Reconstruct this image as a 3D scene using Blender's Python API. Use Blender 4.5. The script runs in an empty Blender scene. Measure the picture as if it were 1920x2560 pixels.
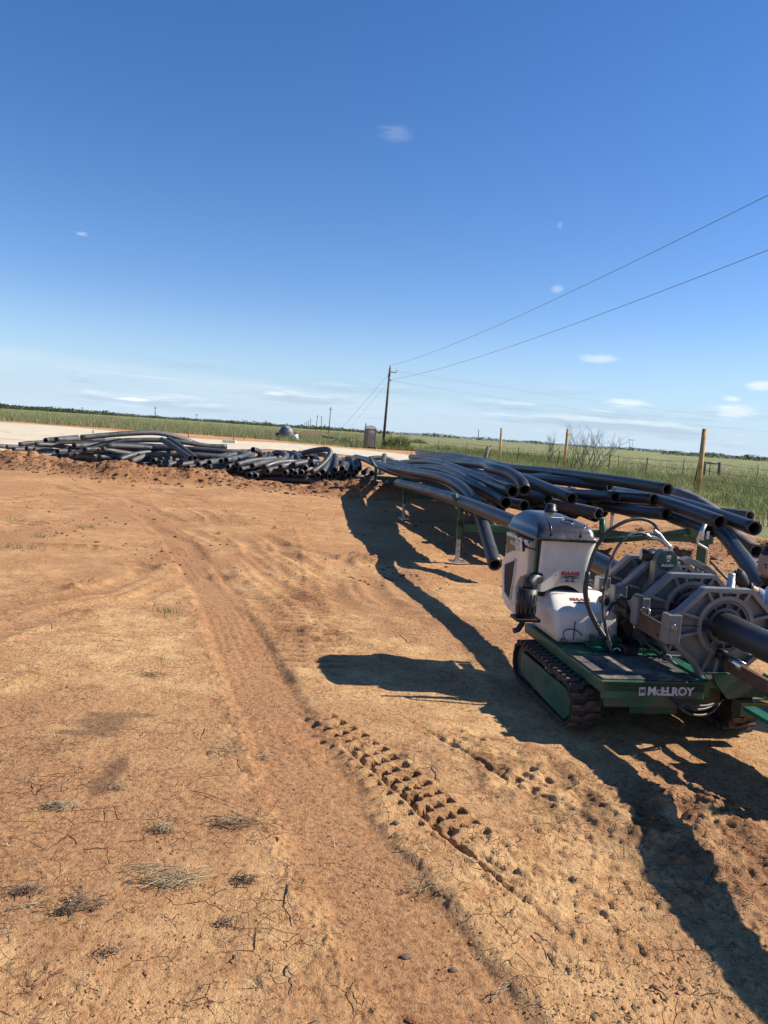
import bpy, bmesh, math, random
import numpy as np
from mathutils import Vector, Matrix

rad = math.radians
SC = bpy.context.scene
COL = SC.collection
random.seed(7)

# ------------------------------------------------------------------ camera
CAM_H = 1.6; ROLL = rad(3.95); PITCH = rad(5.85); FPX = 1924.0
cd = bpy.data.cameras.new('camera')
cd.sensor_fit = 'VERTICAL'; cd.sensor_height = 36.0
cd.lens = 36.0 * FPX / 2560.0
cd.clip_start = 0.05; cd.clip_end = 9000
cam = bpy.data.objects.new('camera', cd); COL.objects.link(cam)
fwd = Vector((0, math.cos(PITCH), -math.sin(PITCH)))
upv = Vector((0, math.sin(PITCH), math.cos(PITCH)))
rgt = Vector((1, 0, 0))
xa = rgt * math.cos(ROLL) + upv * math.sin(ROLL)
ya = -rgt * math.sin(ROLL) + upv * math.cos(ROLL)
cam.matrix_world = Matrix(((xa.x, ya.x, -fwd.x, 0), (xa.y, ya.y, -fwd.y, 0), (xa.z, ya.z, -fwd.z, CAM_H), (0, 0, 0, 1)))
SC.camera = cam

# ------------------------------------------------------------------ sky, sun, exposure
SUNV = Vector((1.22, 0.16, 1.0)).normalized()          # towards the sun
SUN_EL = math.asin(SUNV.z); SUN_AZ = math.atan2(SUNV.x, SUNV.y)
world = bpy.data.worlds.new('World'); SC.world = world; world.use_nodes = True
SKY_STRENGTH = 0.071
SUN_STRENGTH = 5.0
EXPOSURE = 0.75
sd = bpy.data.lights.new('sun', 'SUN'); sd.energy = SUN_STRENGTH; sd.angle = rad(0.5); sd.color = (1.0, 0.93, 0.82)
sun = bpy.data.objects.new('sun', sd); COL.objects.link(sun)
sun.rotation_euler = SUNV.to_track_quat('Z', 'Y').to_euler()
SC.view_settings.view_transform = 'Standard'; SC.view_settings.look = 'None'
SC.view_settings.exposure = EXPOSURE; SC.view_settings.gamma = 1.0
SC.view_settings.use_curve_mapping = False

def ray(u, v):
    x = (u - 960) / FPX; y = (1280 - v) / FPX
    return xa * x + ya * y + fwd
def gnd(u, v, z=0.0):
    d = ray(u, v); t = (z - CAM_H) / d.z
    return Vector((0, 0, CAM_H)) + d * t
def at(u, v, Y):
    d = ray(u, v)
    return Vector((0, 0, CAM_H)) + d * (Y / d.y)

class NT:
    """small helper for writing node trees"""
    def __init__(s, tree): s.t = tree; s.n = tree.nodes; s.l = tree.links
    def new(s, kind, **kw):
        nd = s.n.new(kind)
        for k, v in kw.items(): setattr(nd, k, v)
        return nd
    def put(s, sock, val):
        if val is None: return
        if isinstance(val, bpy.types.NodeSocket): s.l.new(val, sock)
        else:
            if isinstance(val, (tuple, list)) and len(val) == 3 and sock.type == 'RGBA': val = (*val, 1)
            sock.default_value = val
    def math(s, op, a, b=None, c=None, clamp=False):
        nd = s.new('ShaderNodeMath', operation=op); nd.use_clamp = clamp
        s.put(nd.inputs[0], a); s.put(nd.inputs[1], b)
        if c is not None: s.put(nd.inputs[2], c)
        return nd.outputs[0]
    def mix(s, f, a, b, mode='MIX'):
        nd = s.new('ShaderNodeMix', data_type='RGBA', blend_type=mode); nd.clamp_factor = True
        s.put(nd.inputs[0], f); s.put(nd.inputs[6], a); s.put(nd.inputs[7], b)
        return nd.outputs[2]
    def noise(s, vec, scale, detail=4, rough=0.55, dist=0.0, out=0, lac=2.0):
        nd = s.new('ShaderNodeTexNoise')
        s.put(nd.inputs['Vector'], vec); nd.inputs['Scale'].default_value = scale
        nd.inputs['Detail'].default_value = detail; nd.inputs['Roughness'].default_value = rough
        nd.inputs['Distortion'].default_value = dist; nd.inputs['Lacunarity'].default_value = lac
        return nd.outputs[out]
    def voro(s, vec, scale, feature='F1', out=0, rnd=1.0):
        nd = s.new('ShaderNodeTexVoronoi', feature=feature)
        s.put(nd.inputs['Vector'], vec); nd.inputs['Scale'].default_value = scale
        nd.inputs['Randomness'].default_value = rnd
        return nd.outputs[out]
    def ramp(s, f, lo, hi, a=0.0, b=1.0, smooth=True):
        nd = s.new('ShaderNodeMapRange'); nd.interpolation_type = 'SMOOTHSTEP' if smooth else 'LINEAR'
        s.put(nd.inputs['Value'], f)
        for i, v in zip((1, 2, 3, 4), (lo, hi, a, b)): s.put(nd.inputs[i], v)
        return nd.outputs[0]
    def vmul(s, vec, sc):
        nd = s.new('ShaderNodeVectorMath', operation='MULTIPLY')
        s.put(nd.inputs[0], vec); nd.inputs[1].default_value = sc
        return nd.outputs[0]
    def vadd(s, a, b):
        nd = s.new('ShaderNodeVectorMath', operation='ADD'); s.put(nd.inputs[0], a); s.put(nd.inputs[1], b)
        return nd.outputs[0]
    def bump(s, h, strength=1.0, dist=0.01, nrm=None):
        nd = s.new('ShaderNodeBump'); s.put(nd.inputs['Height'], h)
        nd.inputs['Strength'].default_value = strength; nd.inputs['Distance'].default_value = dist
        if nrm is not None: s.l.new(nrm, nd.inputs['Normal'])
        return nd.outputs[0]

# world: Nishita sky with thin cloud near the horizon
W = NT(world.node_tree); W.n.clear()
wo = W.new('ShaderNodeOutputWorld'); bg = W.new('ShaderNodeBackground')
sky = W.new('ShaderNodeTexSky', sky_type='NISHITA')
sky.sun_disc = False; sky.sun_elevation = SUN_EL; sky.sun_rotation = SUN_AZ
sky.altitude = 500; sky.air_density = 1.0; sky.dust_density = 0.0; sky.ozone_density = 2.2
gen = W.new('ShaderNodeTexCoord').outputs['Generated']
sep = W.new('ShaderNodeSeparateXYZ'); W.l.new(gen, sep.inputs[0])
sx_, sy_, sz_ = sep.outputs
horiz = W.math('SQRT', W.math('ADD', W.math('MULTIPLY', sx_, sx_), W.math('MULTIPLY', sy_, sy_)))
elev = W.math('DIVIDE', sz_, horiz)                     # tan(elevation)
azim = W.math('ARCTAN2', sx_, sy_)
comb = W.new('ShaderNodeCombineXYZ')
W.put(comb.inputs[0], W.math('MULTIPLY', azim, 3.0)); W.put(comb.inputs[1], W.math('MULTIPLY', elev, 16.0)); comb.inputs[2].default_value = 3.1
cv = comb.outputs[0]
skyc = W.new('ShaderNodeHueSaturation'); skyc.inputs['Saturation'].default_value = 1.25
W.put(skyc.inputs['Color'], W.mix(1.0, sky.outputs[0], (1.17, 1.12, 1.24), 'MULTIPLY'))
# thin veil band
veil_top = W.math('ADD', W.math('ADD', W.math('MULTIPLY', W.noise(W.vmul(cv, (0.9, 0.3, 1)), 1.0, 5), 0.05), 0.026), W.math('MULTIPLY', azim, -0.050))
veil = W.ramp(W.math('SUBTRACT', veil_top, elev), -0.003, 0.016)
veil = W.math('MULTIPLY', veil, W.ramp(W.noise(cv, 1.3, 6, 0.6), 0.25, 0.75, 0.35, 1.0))
hz_ = W.ramp(elev, 0.16, -0.01)
base_sky = W.mix(W.math('MULTIPLY', hz_, 0.80), skyc.outputs[0], (3.4, 5.4, 7.5))
c1 = W.mix(W.math('MULTIPLY', veil, 0.80), base_sky, (5.6, 6.9, 8.1))
# small grey and white puffs low down
lowm = W.math('MULTIPLY', W.ramp(elev, 0.006, 0.016), W.ramp(elev, 0.085, 0.04))
puff = W.noise(W.vmul(cv, (1.0, 1.9, 1)), 2.1, 7, 0.6)
dark = W.math('MULTIPLY', W.ramp(puff, 0.50, 0.68), lowm)
c2 = W.mix(W.math('MULTIPLY', dark, 0.55), c1, (3.9, 4.9, 6.1))
off = W.vadd(W.vmul(cv, (1.0, 1.9, 1)), (0.0, -0.20, 0))
brt = W.math('MULTIPLY', W.ramp(W.math('SUBTRACT', W.noise(off, 2.1, 7, 0.6), W.math('MULTIPLY', puff, 0.6)), 0.25, 0.40), lowm)
c3 = W.mix(W.math('MULTIPLY', brt, 0.38), c2, (8.6, 8.9, 9.2))
# a few small clouds high up, each at its own direction
def puffcloud(prev, u, v, ra, re, k, tilt=0.0):
    d = ray(u, v).normalized(); a0 = math.atan2(d.x, d.y); e0 = d.z / math.hypot(d.x, d.y)
    da = W.math('SUBTRACT', azim, a0); de = W.math('SUBTRACT', elev, e0)
    wob = W.math('MULTIPLY', W.math('SUBTRACT', W.noise(cv, 9.0, 6, 0.65), 0.5), 1.9)
    q = W.math('ADD', W.math('POWER', W.math('ABSOLUTE', W.math('DIVIDE', da, ra)), 2.0), W.math('POWER', W.math('ABSOLUTE', W.math('DIVIDE', de, re)), 2.0))
    m = W.ramp(W.math('ADD', W.math('SQRT', q), wob), 1.15, 0.2)
    return W.mix(W.math('MULTIPLY', m, k), prev, (9.3, 9.5, 9.7))
for a in ((990, 335, .024, .011, .10), (1500, 896, .026, .006, .40), (1900, 965, .018, .007, .5), (205, 585, .008, .003, .3), (1394, 724, .009, .006, .22), (1830, 998, .012, .004, .5), (1400, 560, .003, .006, .12), (1835, 1030, .03, .009, .45), (1560, 1006, .03, .005, .5), (330, 998, .025, .003, .8), (690, 984, .02, .003, .5)):
    c3 = puffcloud(c3, *a)
W.l.new(c3, bg.inputs[0]); bg.inputs[1].default_value = SKY_STRENGTH
W.l.new(bg.outputs[0], wo.inputs[0])

# ------------------------------------------------------------------ helpers for objects
def tag(o, label=None, cat=None, group=None, kind=None):
    if label: o['label'] = label
    if cat: o['category'] = cat
    if group: o['group'] = group
    if kind: o['kind'] = kind
    return o
def empty(name, loc, rz=0, label=None, cat=None, group=None):
    o = bpy.data.objects.new(name, None); COL.objects.link(o); o.empty_display_size = 0.2
    o.location = loc; o.rotation_euler = (0, 0, rz)
    return tag(o, label, cat, group)

class MB:
    """collects shapes and links them as one mesh object"""
    def __init__(s): s.v = []; s.f = []; s.sm = []
    def add(s, vs, fs, smooth=False):
        k = len(s.v); s.v += [tuple(p) for p in vs]; s.f += [tuple(i + k for i in f) for f in fs]
        s.sm += [smooth] * len(fs); return s
    def box(s, c, d, rot=None, bev=0.0):
        cx, cy, cz = c; a, b, h = d[0] / 2, d[1] / 2, d[2] / 2
        if bev > 0:
            e = min(bev, a * .9, b * .9, h * .9)
            bm = bmesh.new(); bmesh.ops.create_cube(bm, size=1)
            for q in bm.verts: q.co = Vector((q.co.x * 2 * a, q.co.y * 2 * b, q.co.z * 2 * h))
            bmesh.ops.bevel(bm, geom=bm.edges[:], offset=e, segments=2, affect='EDGES', profile=0.5)
            vs = [q.co.copy() for q in bm.verts]; fs = [[w.index for w in f.verts] for f in bm.faces]; bm.free()
        else:
            vs = [Vector((x, y, z)) for x in (-a, a) for y in (-b, b) for z in (-h, h)]
            fs = [(0, 1, 3, 2), (4, 6, 7, 5), (0, 4, 5, 1), (2, 3, 7, 6), (0, 2, 6, 4), (1, 5, 7, 3)]
        if rot is not None: vs = [rot @ q for q in vs]
        s.add([q + Vector(c) for q in vs], fs, False); return s
    def tube(s, pts, r, n=12, inner=0.0, caps=True, smooth=True, r2=None):
        pts = [Vector(p) for p in pts]; m = len(pts)
        rr = [r if r2 is None else r + (r2 - r) * i / (m - 1) for i in range(m)] if not isinstance(r, (list, tuple)) else list(r)
        T = []
        for i in range(m):
            t = pts[min(i + 1, m - 1)] - pts[max(i - 1, 0)]
            T.append(t.normalized() if t.length > 1e-9 else Vector((0, 0, 1)))
        up = Vector((0, 0, 1)) if abs(T[0].z) < .9 else Vector((1, 0, 0))
        U = (up - T[0] * up.dot(T[0])).normalized()
        rings = []
        for i in range(m):
            U = U - T[i] * U.dot(T[i]); U.normalize(); V = T[i].cross(U)
            rings.append((U.copy(), V))
        def shell(k, rev):
            vs = []; fs = []
            for i in range(m):
                U, V = rings[i]
                for j in range(n):
                    a = 2 * math.pi * j / n
                    vs.append(pts[i] + (U * math.cos(a) + V * math.sin(a)) * rr[i] * k)
            for i in range(m - 1):
                for j in range(n):
                    q = (i * n + j, i * n + (j + 1) % n, (i + 1) * n + (j + 1) % n, (i + 1) * n + j)
                    fs.append(q if rev else q[::-1])
            return vs, fs
        vs, fs = shell(1, False); base = len(s.v); s.add(vs, fs, smooth)
        if inner > 0:
            vi, fi = shell(inner, True); b2 = len(s.v); s.add(vi, fi, smooth)
            for e, off in ((0, 0), (1, (m - 1) * n)):
                for j in range(n):
                    q = (base + off + j, base + off + (j + 1) % n, b2 + off + (j + 1) % n, b2 + off + j)
                    s.f.append(q if e == 0 else q[::-1]); s.sm.append(False)
        elif caps:
            s.f.append(tuple(base + j for j in range(n))); s.sm.append(False)
            s.f.append(tuple(base + (m - 1) * n + j for j in range(n))[::-1]); s.sm.append(False)
        return s
    def cyl(s, a, b, r, n=16, inner=0.0, r2=None, smooth=True):
        return s.tube([a, b], r, n, inner, True, smooth, r2)
    def prism(s, poly, ax, lo, hi, smooth=False):
        """poly of 2-D points extruded along axis ax ('x','y','z') from lo to hi"""
        def P(p, h):
            return {'x': (h, p[0], p[1]), 'y': (p[0], h, p[1]), 'z': (p[0], p[1], h)}[ax]
        n = len(poly); vs = [P(p, lo) for p in poly] + [P(p, hi) for p in poly]
        fs = [(i, (i + 1) % n, n + (i + 1) % n, n + i) for i in range(n)] + [tuple(range(n))[::-1], tuple(range(n, 2 * n))]
        s.add(vs, fs, smooth); return s
    def loft(s, rings, smooth=True, caps=True):
        n = len(rings[0]); vs = [p for r in rings for p in r]; fs = []
        for i in range(len(rings) - 1):
            for j in range(n):
                fs.append((i * n + j, i * n + (j + 1) % n, (i + 1) * n + (j + 1) % n, (i + 1) * n + j))
        k = len(s.v); s.add(vs, fs, smooth)
        if caps:
            s.f.append(tuple(k + j for j in range(n))[::-1]); s.sm.append(False)
            s.f.append(tuple(k + (len(rings) - 1) * n + j for j in range(n))); s.sm.append(False)
        return s
    def mesh(s, name):
        me = bpy.data.meshes.new(name); me.from_pydata([tuple(p) for p in s.v], [], s.f)
        me.polygons.foreach_set('use_smooth', s.sm)
        bm = bmesh.new(); bm.from_mesh(me); bmesh.ops.recalc_face_normals(bm, faces=bm.faces); bm.to_mesh(me); bm.free()
        return me
    def build(s, name, mat, parent=None, label=None, cat=None, group=None, kind=None, bevel=0.0):
        me = s.mesh(name)
        if bevel > 0:
            bm = bmesh.new(); bm.from_mesh(me)
            ed = [e for e in bm.edges if len(e.link_faces) == 2 and e.calc_face_angle(0) > rad(28)]
            try: bmesh.ops.bevel(bm, geom=ed, offset=bevel, segments=2, affect='EDGES', profile=0.6, clamp_overlap=True)
            except Exception: pass
            bm.to_mesh(me); bm.free()
        me.materials.append(mat)
        o = bpy.data.objects.new(name, me); COL.objects.link(o)
        if parent is not None: o.parent = parent
        return tag(o, label, cat, group, kind)

def npmesh(name, V, F, mat, parent=None, smooth=False, attrs=None, **kw):
    """mesh from numpy arrays: V (n,3), F (m,3 or 4)"""
    me = bpy.data.meshes.new(name); k = F.shape[1]
    me.vertices.add(len(V)); me.vertices.foreach_set('co', np.ascontiguousarray(V, dtype=np.float32).ravel())
    me.loops.add(F.size); me.loops.foreach_set('vertex_index', np.ascontiguousarray(F, dtype=np.int32).ravel())
    me.polygons.add(len(F)); me.polygons.foreach_set('loop_start', np.arange(0, F.size, k, dtype=np.int32))
    try: me.polygons.foreach_set('loop_total', np.full(len(F), k, dtype=np.int32))
    except Exception: pass
    me.update(calc_edges=True)
    if smooth: me.polygons.foreach_set('use_smooth', np.ones(len(F), dtype=bool))
    for an, av in (attrs or {}).items():
        a = me.attributes.new(an, 'FLOAT', 'POINT'); a.data.foreach_set('value', np.ascontiguousarray(av, dtype=np.float32).ravel())
    me.materials.append(mat)
    o = bpy.data.objects.new(name, me); COL.objects.link(o)
    if parent is not None: o.parent = parent
    return tag(o, **kw)

def catmull(pts, per=6):
    P = [Vector(p) for p in pts]; P = [P[0] * 2 - P[1]] + P + [P[-1] * 2 - P[-2]]; out = []
    for i in range(1, len(P) - 2):
        a, b, c, d = P[i - 1:i + 3]
        for k in range(per):
            t = k / per
            out.append(0.5 * ((2 * b) + (c - a) * t + (2 * a - 5 * b + 4 * c - d) * t * t + (3 * b - a - 3 * c + d) * t ** 3))
    out.append(P[-2]); return out

def mat(name, base, rough=0.6, metal=0.0, var=0.25, vscale=6.0, bump=0.0, bscale=60.0, dirt=None, dirt_amt=0.0, dirt_scale=3.0, spec=0.5, coat=0.0, obj_rand=0.0, dirt_lo=0.45):
    """procedural painted / plastic / metal surface: tone variation, dust, fine relief"""
    m = bpy.data.materials.new(name); m.use_nodes = True; T = NT(m.node_tree)
    bs = T.n['Principled BSDF']; co = T.new('ShaderNodeTexCoord').outputs['Object']
    n1 = T.noise(co, vscale, 5, 0.6)
    dk = tuple(c * (1 - var) for c in base); lt = tuple(min(1, c * (1 + var)) for c in base)
    c = T.mix(T.ramp(n1, 0.3, 0.7), dk, lt)
    if obj_rand > 0:
        oi = T.new('ShaderNodeObjectInfo').outputs['Random']
        c = T.mix(T.math('MULTIPLY', oi, obj_rand), c, tuple(min(1, q * 2.2 + .03) for q in base))
    if dirt is not None:
        nd = T.noise(co, dirt_scale, 8, 0.7, 0.6)
        f = T.math('MULTIPLY', T.ramp(nd, dirt_lo, dirt_lo + .22), dirt_amt)
        c = T.mix(f, c, dirt)
        T.put(bs.inputs['Roughness'], T.math('ADD', T.math('MULTIPLY', f, 0.35), rough, clamp=True))
    else:
        T.put(bs.inputs['Roughness'], T.math('ADD', T.math('MULTIPLY', T.math('SUBTRACT', n1, 0.5), 0.25), rough, clamp=True))
    T.put(bs.inputs['Base Color'], c); bs.inputs['Metallic'].default_value = metal
    bs.inputs['Specular IOR Level'].default_value = spec
    if coat > 0: bs.inputs['Coat Weight'].default_value = coat; bs.inputs['Coat Roughness'].default_value = 0.15
    if bump > 0: T.put(bs.inputs['Normal'], T.bump(T.noise(co, bscale, 4, 0.6), bump, 0.002))
    return m
# ------------------------------------------------------------------ numpy noise
def _hash(ix, iy, seed):
    h = (ix.astype(np.int64) * 374761393 + iy.astype(np.int64) * 668265263 + seed * 1442695041) & 0xffffffff
    h = ((h ^ (h >> 13)) * 1274126177) & 0xffffffff
    return ((h ^ (h >> 16)) & 0xffff).astype(np.float32) / 65535.0
def vnoise(x, y, seed=0):
    ix = np.floor(x); iy = np.floor(y); fx = (x - ix).astype(np.float32); fy = (y - iy).astype(np.float32)
    fx = fx * fx * (3 - 2 * fx); fy = fy * fy * (3 - 2 * fy)
    a = _hash(ix, iy, seed); b = _hash(ix + 1, iy, seed); c = _hash(ix, iy + 1, seed); d = _hash(ix + 1, iy + 1, seed)
    return (a * (1 - fx) + b * fx) * (1 - fy) + (c * (1 - fx) + d * fx) * fy
def fbm(x, y, oct=4, seed=0, gain=0.5):
    s = 0; a = 1; t = 0
    for o in range(oct):
        s = s + a * vnoise(x * 2 ** o + o * 17.3, y * 2 ** o - o * 9.1, seed + o); t += a; a *= gain
    return s / t
def sstep(x, lo, hi):
    t = np.clip((x - lo) / (hi - lo), 0, 1); return t * t * (3 - 2 * t)
def masked(fn, m, fills):
    """run fn on the masked points only"""
    idx = np.nonzero(m)[0]; outs = fn(idx)
    res = []
    for o, f in zip(outs, fills):
        a = np.full(m.shape, f, np.float32); a[idx] = o; res.append(a)
    return res
def polyd(x, y, pts, pad=1.4):
    P = np.array(pts); m = (x > P[:, 0].min() - pad) & (x < P[:, 0].max() + pad) & (y > P[:, 1].min() - pad) & (y < P[:, 1].max() + pad)
    return masked(lambda i: polyd_(x[i], y[i], pts), m, (9., 9., 0.))
def polyd_(x, y, pts):
    """signed lateral offset, distance and arc length to a polyline"""
    best = np.full(x.shape, 1e9, np.float32); side = np.zeros(x.shape, np.float32); arc = np.zeros(x.shape, np.float32); L = 0.0
    for (ax, ay), (bx, by) in zip(pts[:-1], pts[1:]):
        dx, dy = bx - ax, by - ay; l = math.hypot(dx, dy)
        t = np.clip(((x - ax) * dx + (y - ay) * dy) / (l * l), 0, 1)
        px = ax + t * dx; py = ay + t * dy; d = np.hypot(x - px, y - py)
        m = d < best
        best = np.where(m, d, best); side = np.where(m, ((x - ax) * dy - (y - ay) * dx) / l, side); arc = np.where(m, L + t * l, arc)
        L += l
    return side, best, arc
def cellm(x, y, k, add, seed, m):
    return masked(lambda i: cells(x[i] * k + add[i], y[i] * k, seed), m, (.5, .6, .4))
def cells(x, y, seed=0, jit=0.9):
    """Voronoi: distance to nearest and second nearest point, and cell value"""
    ix = np.floor(x); iy = np.floor(y); f1 = np.full(x.shape, 9.0, np.float32); f2 = f1.copy(); cv = np.zeros(x.shape, np.float32)
    for i in (-1, 0, 1):
        for j in (-1, 0, 1):
            cx = ix + i; cy = iy + j
            px = cx + 0.5 + (_hash(cx, cy, seed) - .5) * jit; py = cy + 0.5 + (_hash(cx, cy, seed + 5) - .5) * jit
            d = np.hypot(x - px, y - py).astype(np.float32)
            n1 = d < f1
            f2 = np.where(n1, f1, np.minimum(f2, d)); cv = np.where(n1, _hash(cx, cy, seed + 9), cv); f1 = np.where(n1, d, f1)
    return f1, f2, cv
def G2(*px): return [tuple(gnd(u, v)[:2]) for u, v in px]

WORN = G2((300, 1215), (430, 1330), (540, 1480), (620, 1650), (720, 1850), (850, 2100), (1010, 2330), (1160, 2560), (1250, 2700))
LUG = G2((700, 1735), (800, 1800), (880, 1850), (990, 1935), (1080, 2015), (1150, 2080), (1225, 2140), (1330, 2222), (1460, 2330), (1620, 2470))
LUG2 = G2((980, 1735), (1060, 1800), (1160, 1862), (1260, 1925), (1420, 2010), (1600, 2120))
RUB = G2((735, 1310), (752, 1360), (765, 1430), (770, 1500), (764, 1590), (775, 1680))
FARRUTS = [G2((0, 1255), (180, 1238), (400, 1236), (700, 1262), (900, 1262)),
           G2((0, 1300), (250, 1270), (520, 1268), (760, 1285)),
           G2((150, 1210), (330, 1260), (470, 1340), (600, 1420), (690, 1500)),
           G2((420, 1225), (560, 1290), (690, 1375), (800, 1450)),
           G2((0, 1560), (120, 1520), (280, 1490), (400, 1440), (460, 1390)),
           G2((560, 1300), (700, 1310), (860, 1325)),
           G2((1000, 1560), (900, 1500), (860, 1440), (800, 1400), (700, 1372))]
BERM = G2((-500, 1120), (-150, 1150), (90, 1176), (290, 1196), (520, 1210), (720, 1228), (900, 1240), (1010, 1240))
BERM2 = G2((-200, 1135), (60, 1160), (150, 1168))
TILL = G2((1420, 1400), (1600, 1385), (1760, 1372), (1900, 1350), (2150, 1345))
EDGE = G2((560, 1560), (610, 1660), (690, 1820), (760, 1960), (870, 2150), (990, 2380), (1090, 2560))

def ground_fields(x, y):
    """height and colour masks of the ground at world x, y"""
    r = np.hypot(x, y); near = sstep(-r, -14, -5)
    h = (fbm(x * .35, y * .35, 4, 1) - .5) * .10 * sstep(r, 1, 8)
    h += (fbm(x * 2.2, y * 2.2, 4, 11) - .5) * .030
    fine = fbm(x * 14, y * 14, 4, 21, .6)
    h += (fine - .5) * .010
    # scuffed rough zones
    rz = sstep(fbm(x * .8 + 7, y * .8, 4, 31), .48, .62)
    rightz = sstep(x - .25 * (y - 3), .1, .9) * sstep(-y, -9, -6)
    rough = np.clip(rz * .55 + rightz * .75, 0, 1)
    f1, f2, cvv = cellm(x, y, 21, fine * 2.5, 41, (rough > .03) & (r < 16))
    h += rough * (cvv - .4) * .013 * sstep(f2 - f1, .02, .10)
    f1b, f2b, cvb = cellm(x, y, 6, fine * 1.2, 43, (rough > .03) & (r < 30))
    h += rough * np.where(cvb > .62, (cvb - .6) * .035, 0) * sstep(f2b - f1b, .02, .15)
    scuf = fbm(x * 1.6 + fine, y * 7, 4, 35, .6)
    h += (scuf - .5) * .022 * sstep(fbm(x * .6, y * .6 + 9, 3, 37), .42, .6) * sstep(r, 3, 6)
    moist = np.zeros_like(h); path = np.zeros_like(h); crust = np.zeros_like(h)
    # pale crust left of the worn wheel path: its edge stands proud and crumbles
    s, d, a = polyd(x, y, WORN)
    wid = .17 + .05 * fbm(x * 3, y * 3, 3, 51)
    wband = sstep(-d, -wid - .06, -wid + .03) * sstep(a, .0, 6.0)
    crumb = sstep(-np.abs(d - wid - .05), -.10, -.01) * sstep(a, 4, 10) * np.where(s < 0, .25, 1.0)
    h = h * (1 - .65 * wband) - .022 * wband
    h += crumb * (fbm(x * 26, y * 26, 3, 55, .7) - .45) * .034
    h += wband * .0022 * np.sin((s + .05 * fbm(x * 3, y * 1.5, 3, 3)) * 90) * sstep(fbm(x * 2, y * 1, 3, 56), .45, .62)
    path = np.maximum(path, wband); moist += crumb * .35 * sstep(fbm(x * 6, y * 6, 3, 58), .45, .6)
    # deep lugged tyre print
    for LP, amp, hw, sd, cut in ((LUG, 1.0, .125, 61, 1.05), (LUG2, .5, .13, 71, 9.)):
        s, d, a = polyd(x, y, LP)
        tot = sum(math.dist(p, q) for p, q in zip(LP[:-1], LP[1:]))
        env = sstep(-np.where(s > 0, np.maximum(d - (.17 if cut < 5 else 0), 0), d), -hw - .02, -hw + .03) * sstep(a, .05, .8) * sstep(tot - a, .05, tot * .35) * amp
        jx = (fbm(x * 9, y * 9, 3, sd) - .5) * .03
        lug = np.zeros_like(h)
        for t0, w0, ph in ((.055, .031, .0), (-.008, .026, .012), (-.072, .031, .030)):
            k = .5 + .5 * np.cos((a + jx + ph) * 2 * math.pi / .098)
            lug = np.maximum(lug, (.55 if abs(t0) < .02 else 1.) * sstep(k, .42, .58) * sstep(-np.abs(s - t0 + jx * .5), -w0, -w0 * .72))
        groove = sstep(-np.abs(s - .088 + jx * .6), -.018, -.009) * sstep(fbm(a * 2, s * 0 + 3, 2, sd + 4), .28, .4)
        brk = sstep(fbm(x * 4, y * 4, 3, sd + 6), .28, .42) * sstep(-a, -cut * tot * .55 - .35, -cut * tot * .55) if cut < 5 else sstep(fbm(x * 4, y * 4, 3, sd + 6), .55, .65)
        if cut < 5: lug = np.maximum(lug, .42 * sstep(np.sin((a + .02) * 2 * math.pi / .098), .1, .5) * sstep(s, .115, .13) * sstep(-s, -.30, -.24))
        h += env * (-.034 * lug * brk - .026 * groove + .012 * (1 - lug) * (fbm(x * 20, y * 20, 2, sd + 7)))
        f1c, f2c, cvc = cellm(x, y, 22, fine, sd + 2, env > .01)
        h += env * (np.abs(s) < hw) * (1 - brk) * (cvc - .3) * .018 * sstep(f2c - f1c, .05, .2)
        rim = sstep(-np.abs(d - hw), -.05, 0.) * sstep(a, .3, 1) * (s < 0)
        h += rim * amp * (fbm(x * 24, y * 24, 3, sd + 8) - .45) * .022
        moist += env * .22 * lug
    # rubber track print of parallel bars
    s, d, a = polyd(x, y, RUB)
    env = sstep(-d, -.30, -.22) * sstep(a, .0, .6)
    bars = sstep(np.sin(a * 2 * math.pi / .12 + np.abs(s) * 6), .0, .6)
    h += env * (-.020 * bars * sstep(np.abs(s), .02, .05) + .008)
    moist += env * .12 * bars
    s, d, a = polyd(x, y, [(p[0] - .35, p[1]) for p in RUB])
    h += sstep(-d, -.2, -.1) * -.012 * sstep(np.sin(a * 2 * math.pi / .15), .2, .7)
    # shallow curving ruts further off
    for k, fr in enumerate(FARRUTS):
        s, d, a = polyd(x, y, fr)
        for o in (-.22, .22):
            q = np.abs(s - o + (fbm(a * .7, s * 0, 2, 81 + k) - .5) * .25)
            e = sstep(-q, -.14, -.03) * sstep(-d, -.8, -.5)
            rimf = sstep(-np.abs(q - .16), -.07, 0) * sstep(-d, -.8, -.5)
            brkf = sstep(fbm(x * .9, y * .9, 3, 87 + k), .38, .58); h += brkf * (-.018 * e + .018 * rimf * fbm(x * 7, y * 7, 3, 83 + k))
            moist += .30 * e * sstep(fbm(x * 1.5, y * 1.5, 3, 84), .35, .6)
    # clumps of darker turned soil, mid-ground
    for (u, v, rx, ry, hh) in ((240, 1372, .75, .16, .045), (180, 1475, .16, .10, .05), (215, 1540, .25, .1, .03), (905, 1396, .45, .32, .06), (375, 1415, .4, .3, .03), (1240, 1900, .5, .3, .03), (560, 1330, .12, .1, .05), (690, 1320, .12, .08, .06), (760, 1500, .35, .5, .02), (820, 1590, .4, .35, .025), (100, 1305, .5, .5, .03), (560, 1440, .2, .2, .03), (1500, 2030, .5, .3, .035), (1780, 2100, .6, .5, .035), (1700, 1840, .3, .15, .03), (70, 1690, .12, .08, .02)):
        c = gnd(u, v); i = np.nonzero((np.abs(x - c.x) < 1.8 * rx) & (np.abs(y - c.y) < 1.8 * ry))[0]
        if len(i) == 0: continue
        X = x[i]; Y = y[i]; q = np.hypot((X - c.x) / rx, (Y - c.y) / ry) + (fbm(X * 5, Y * 5, 3, 91) - .5) * .8
        e = sstep(-q, -1.2, -.3)
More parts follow.
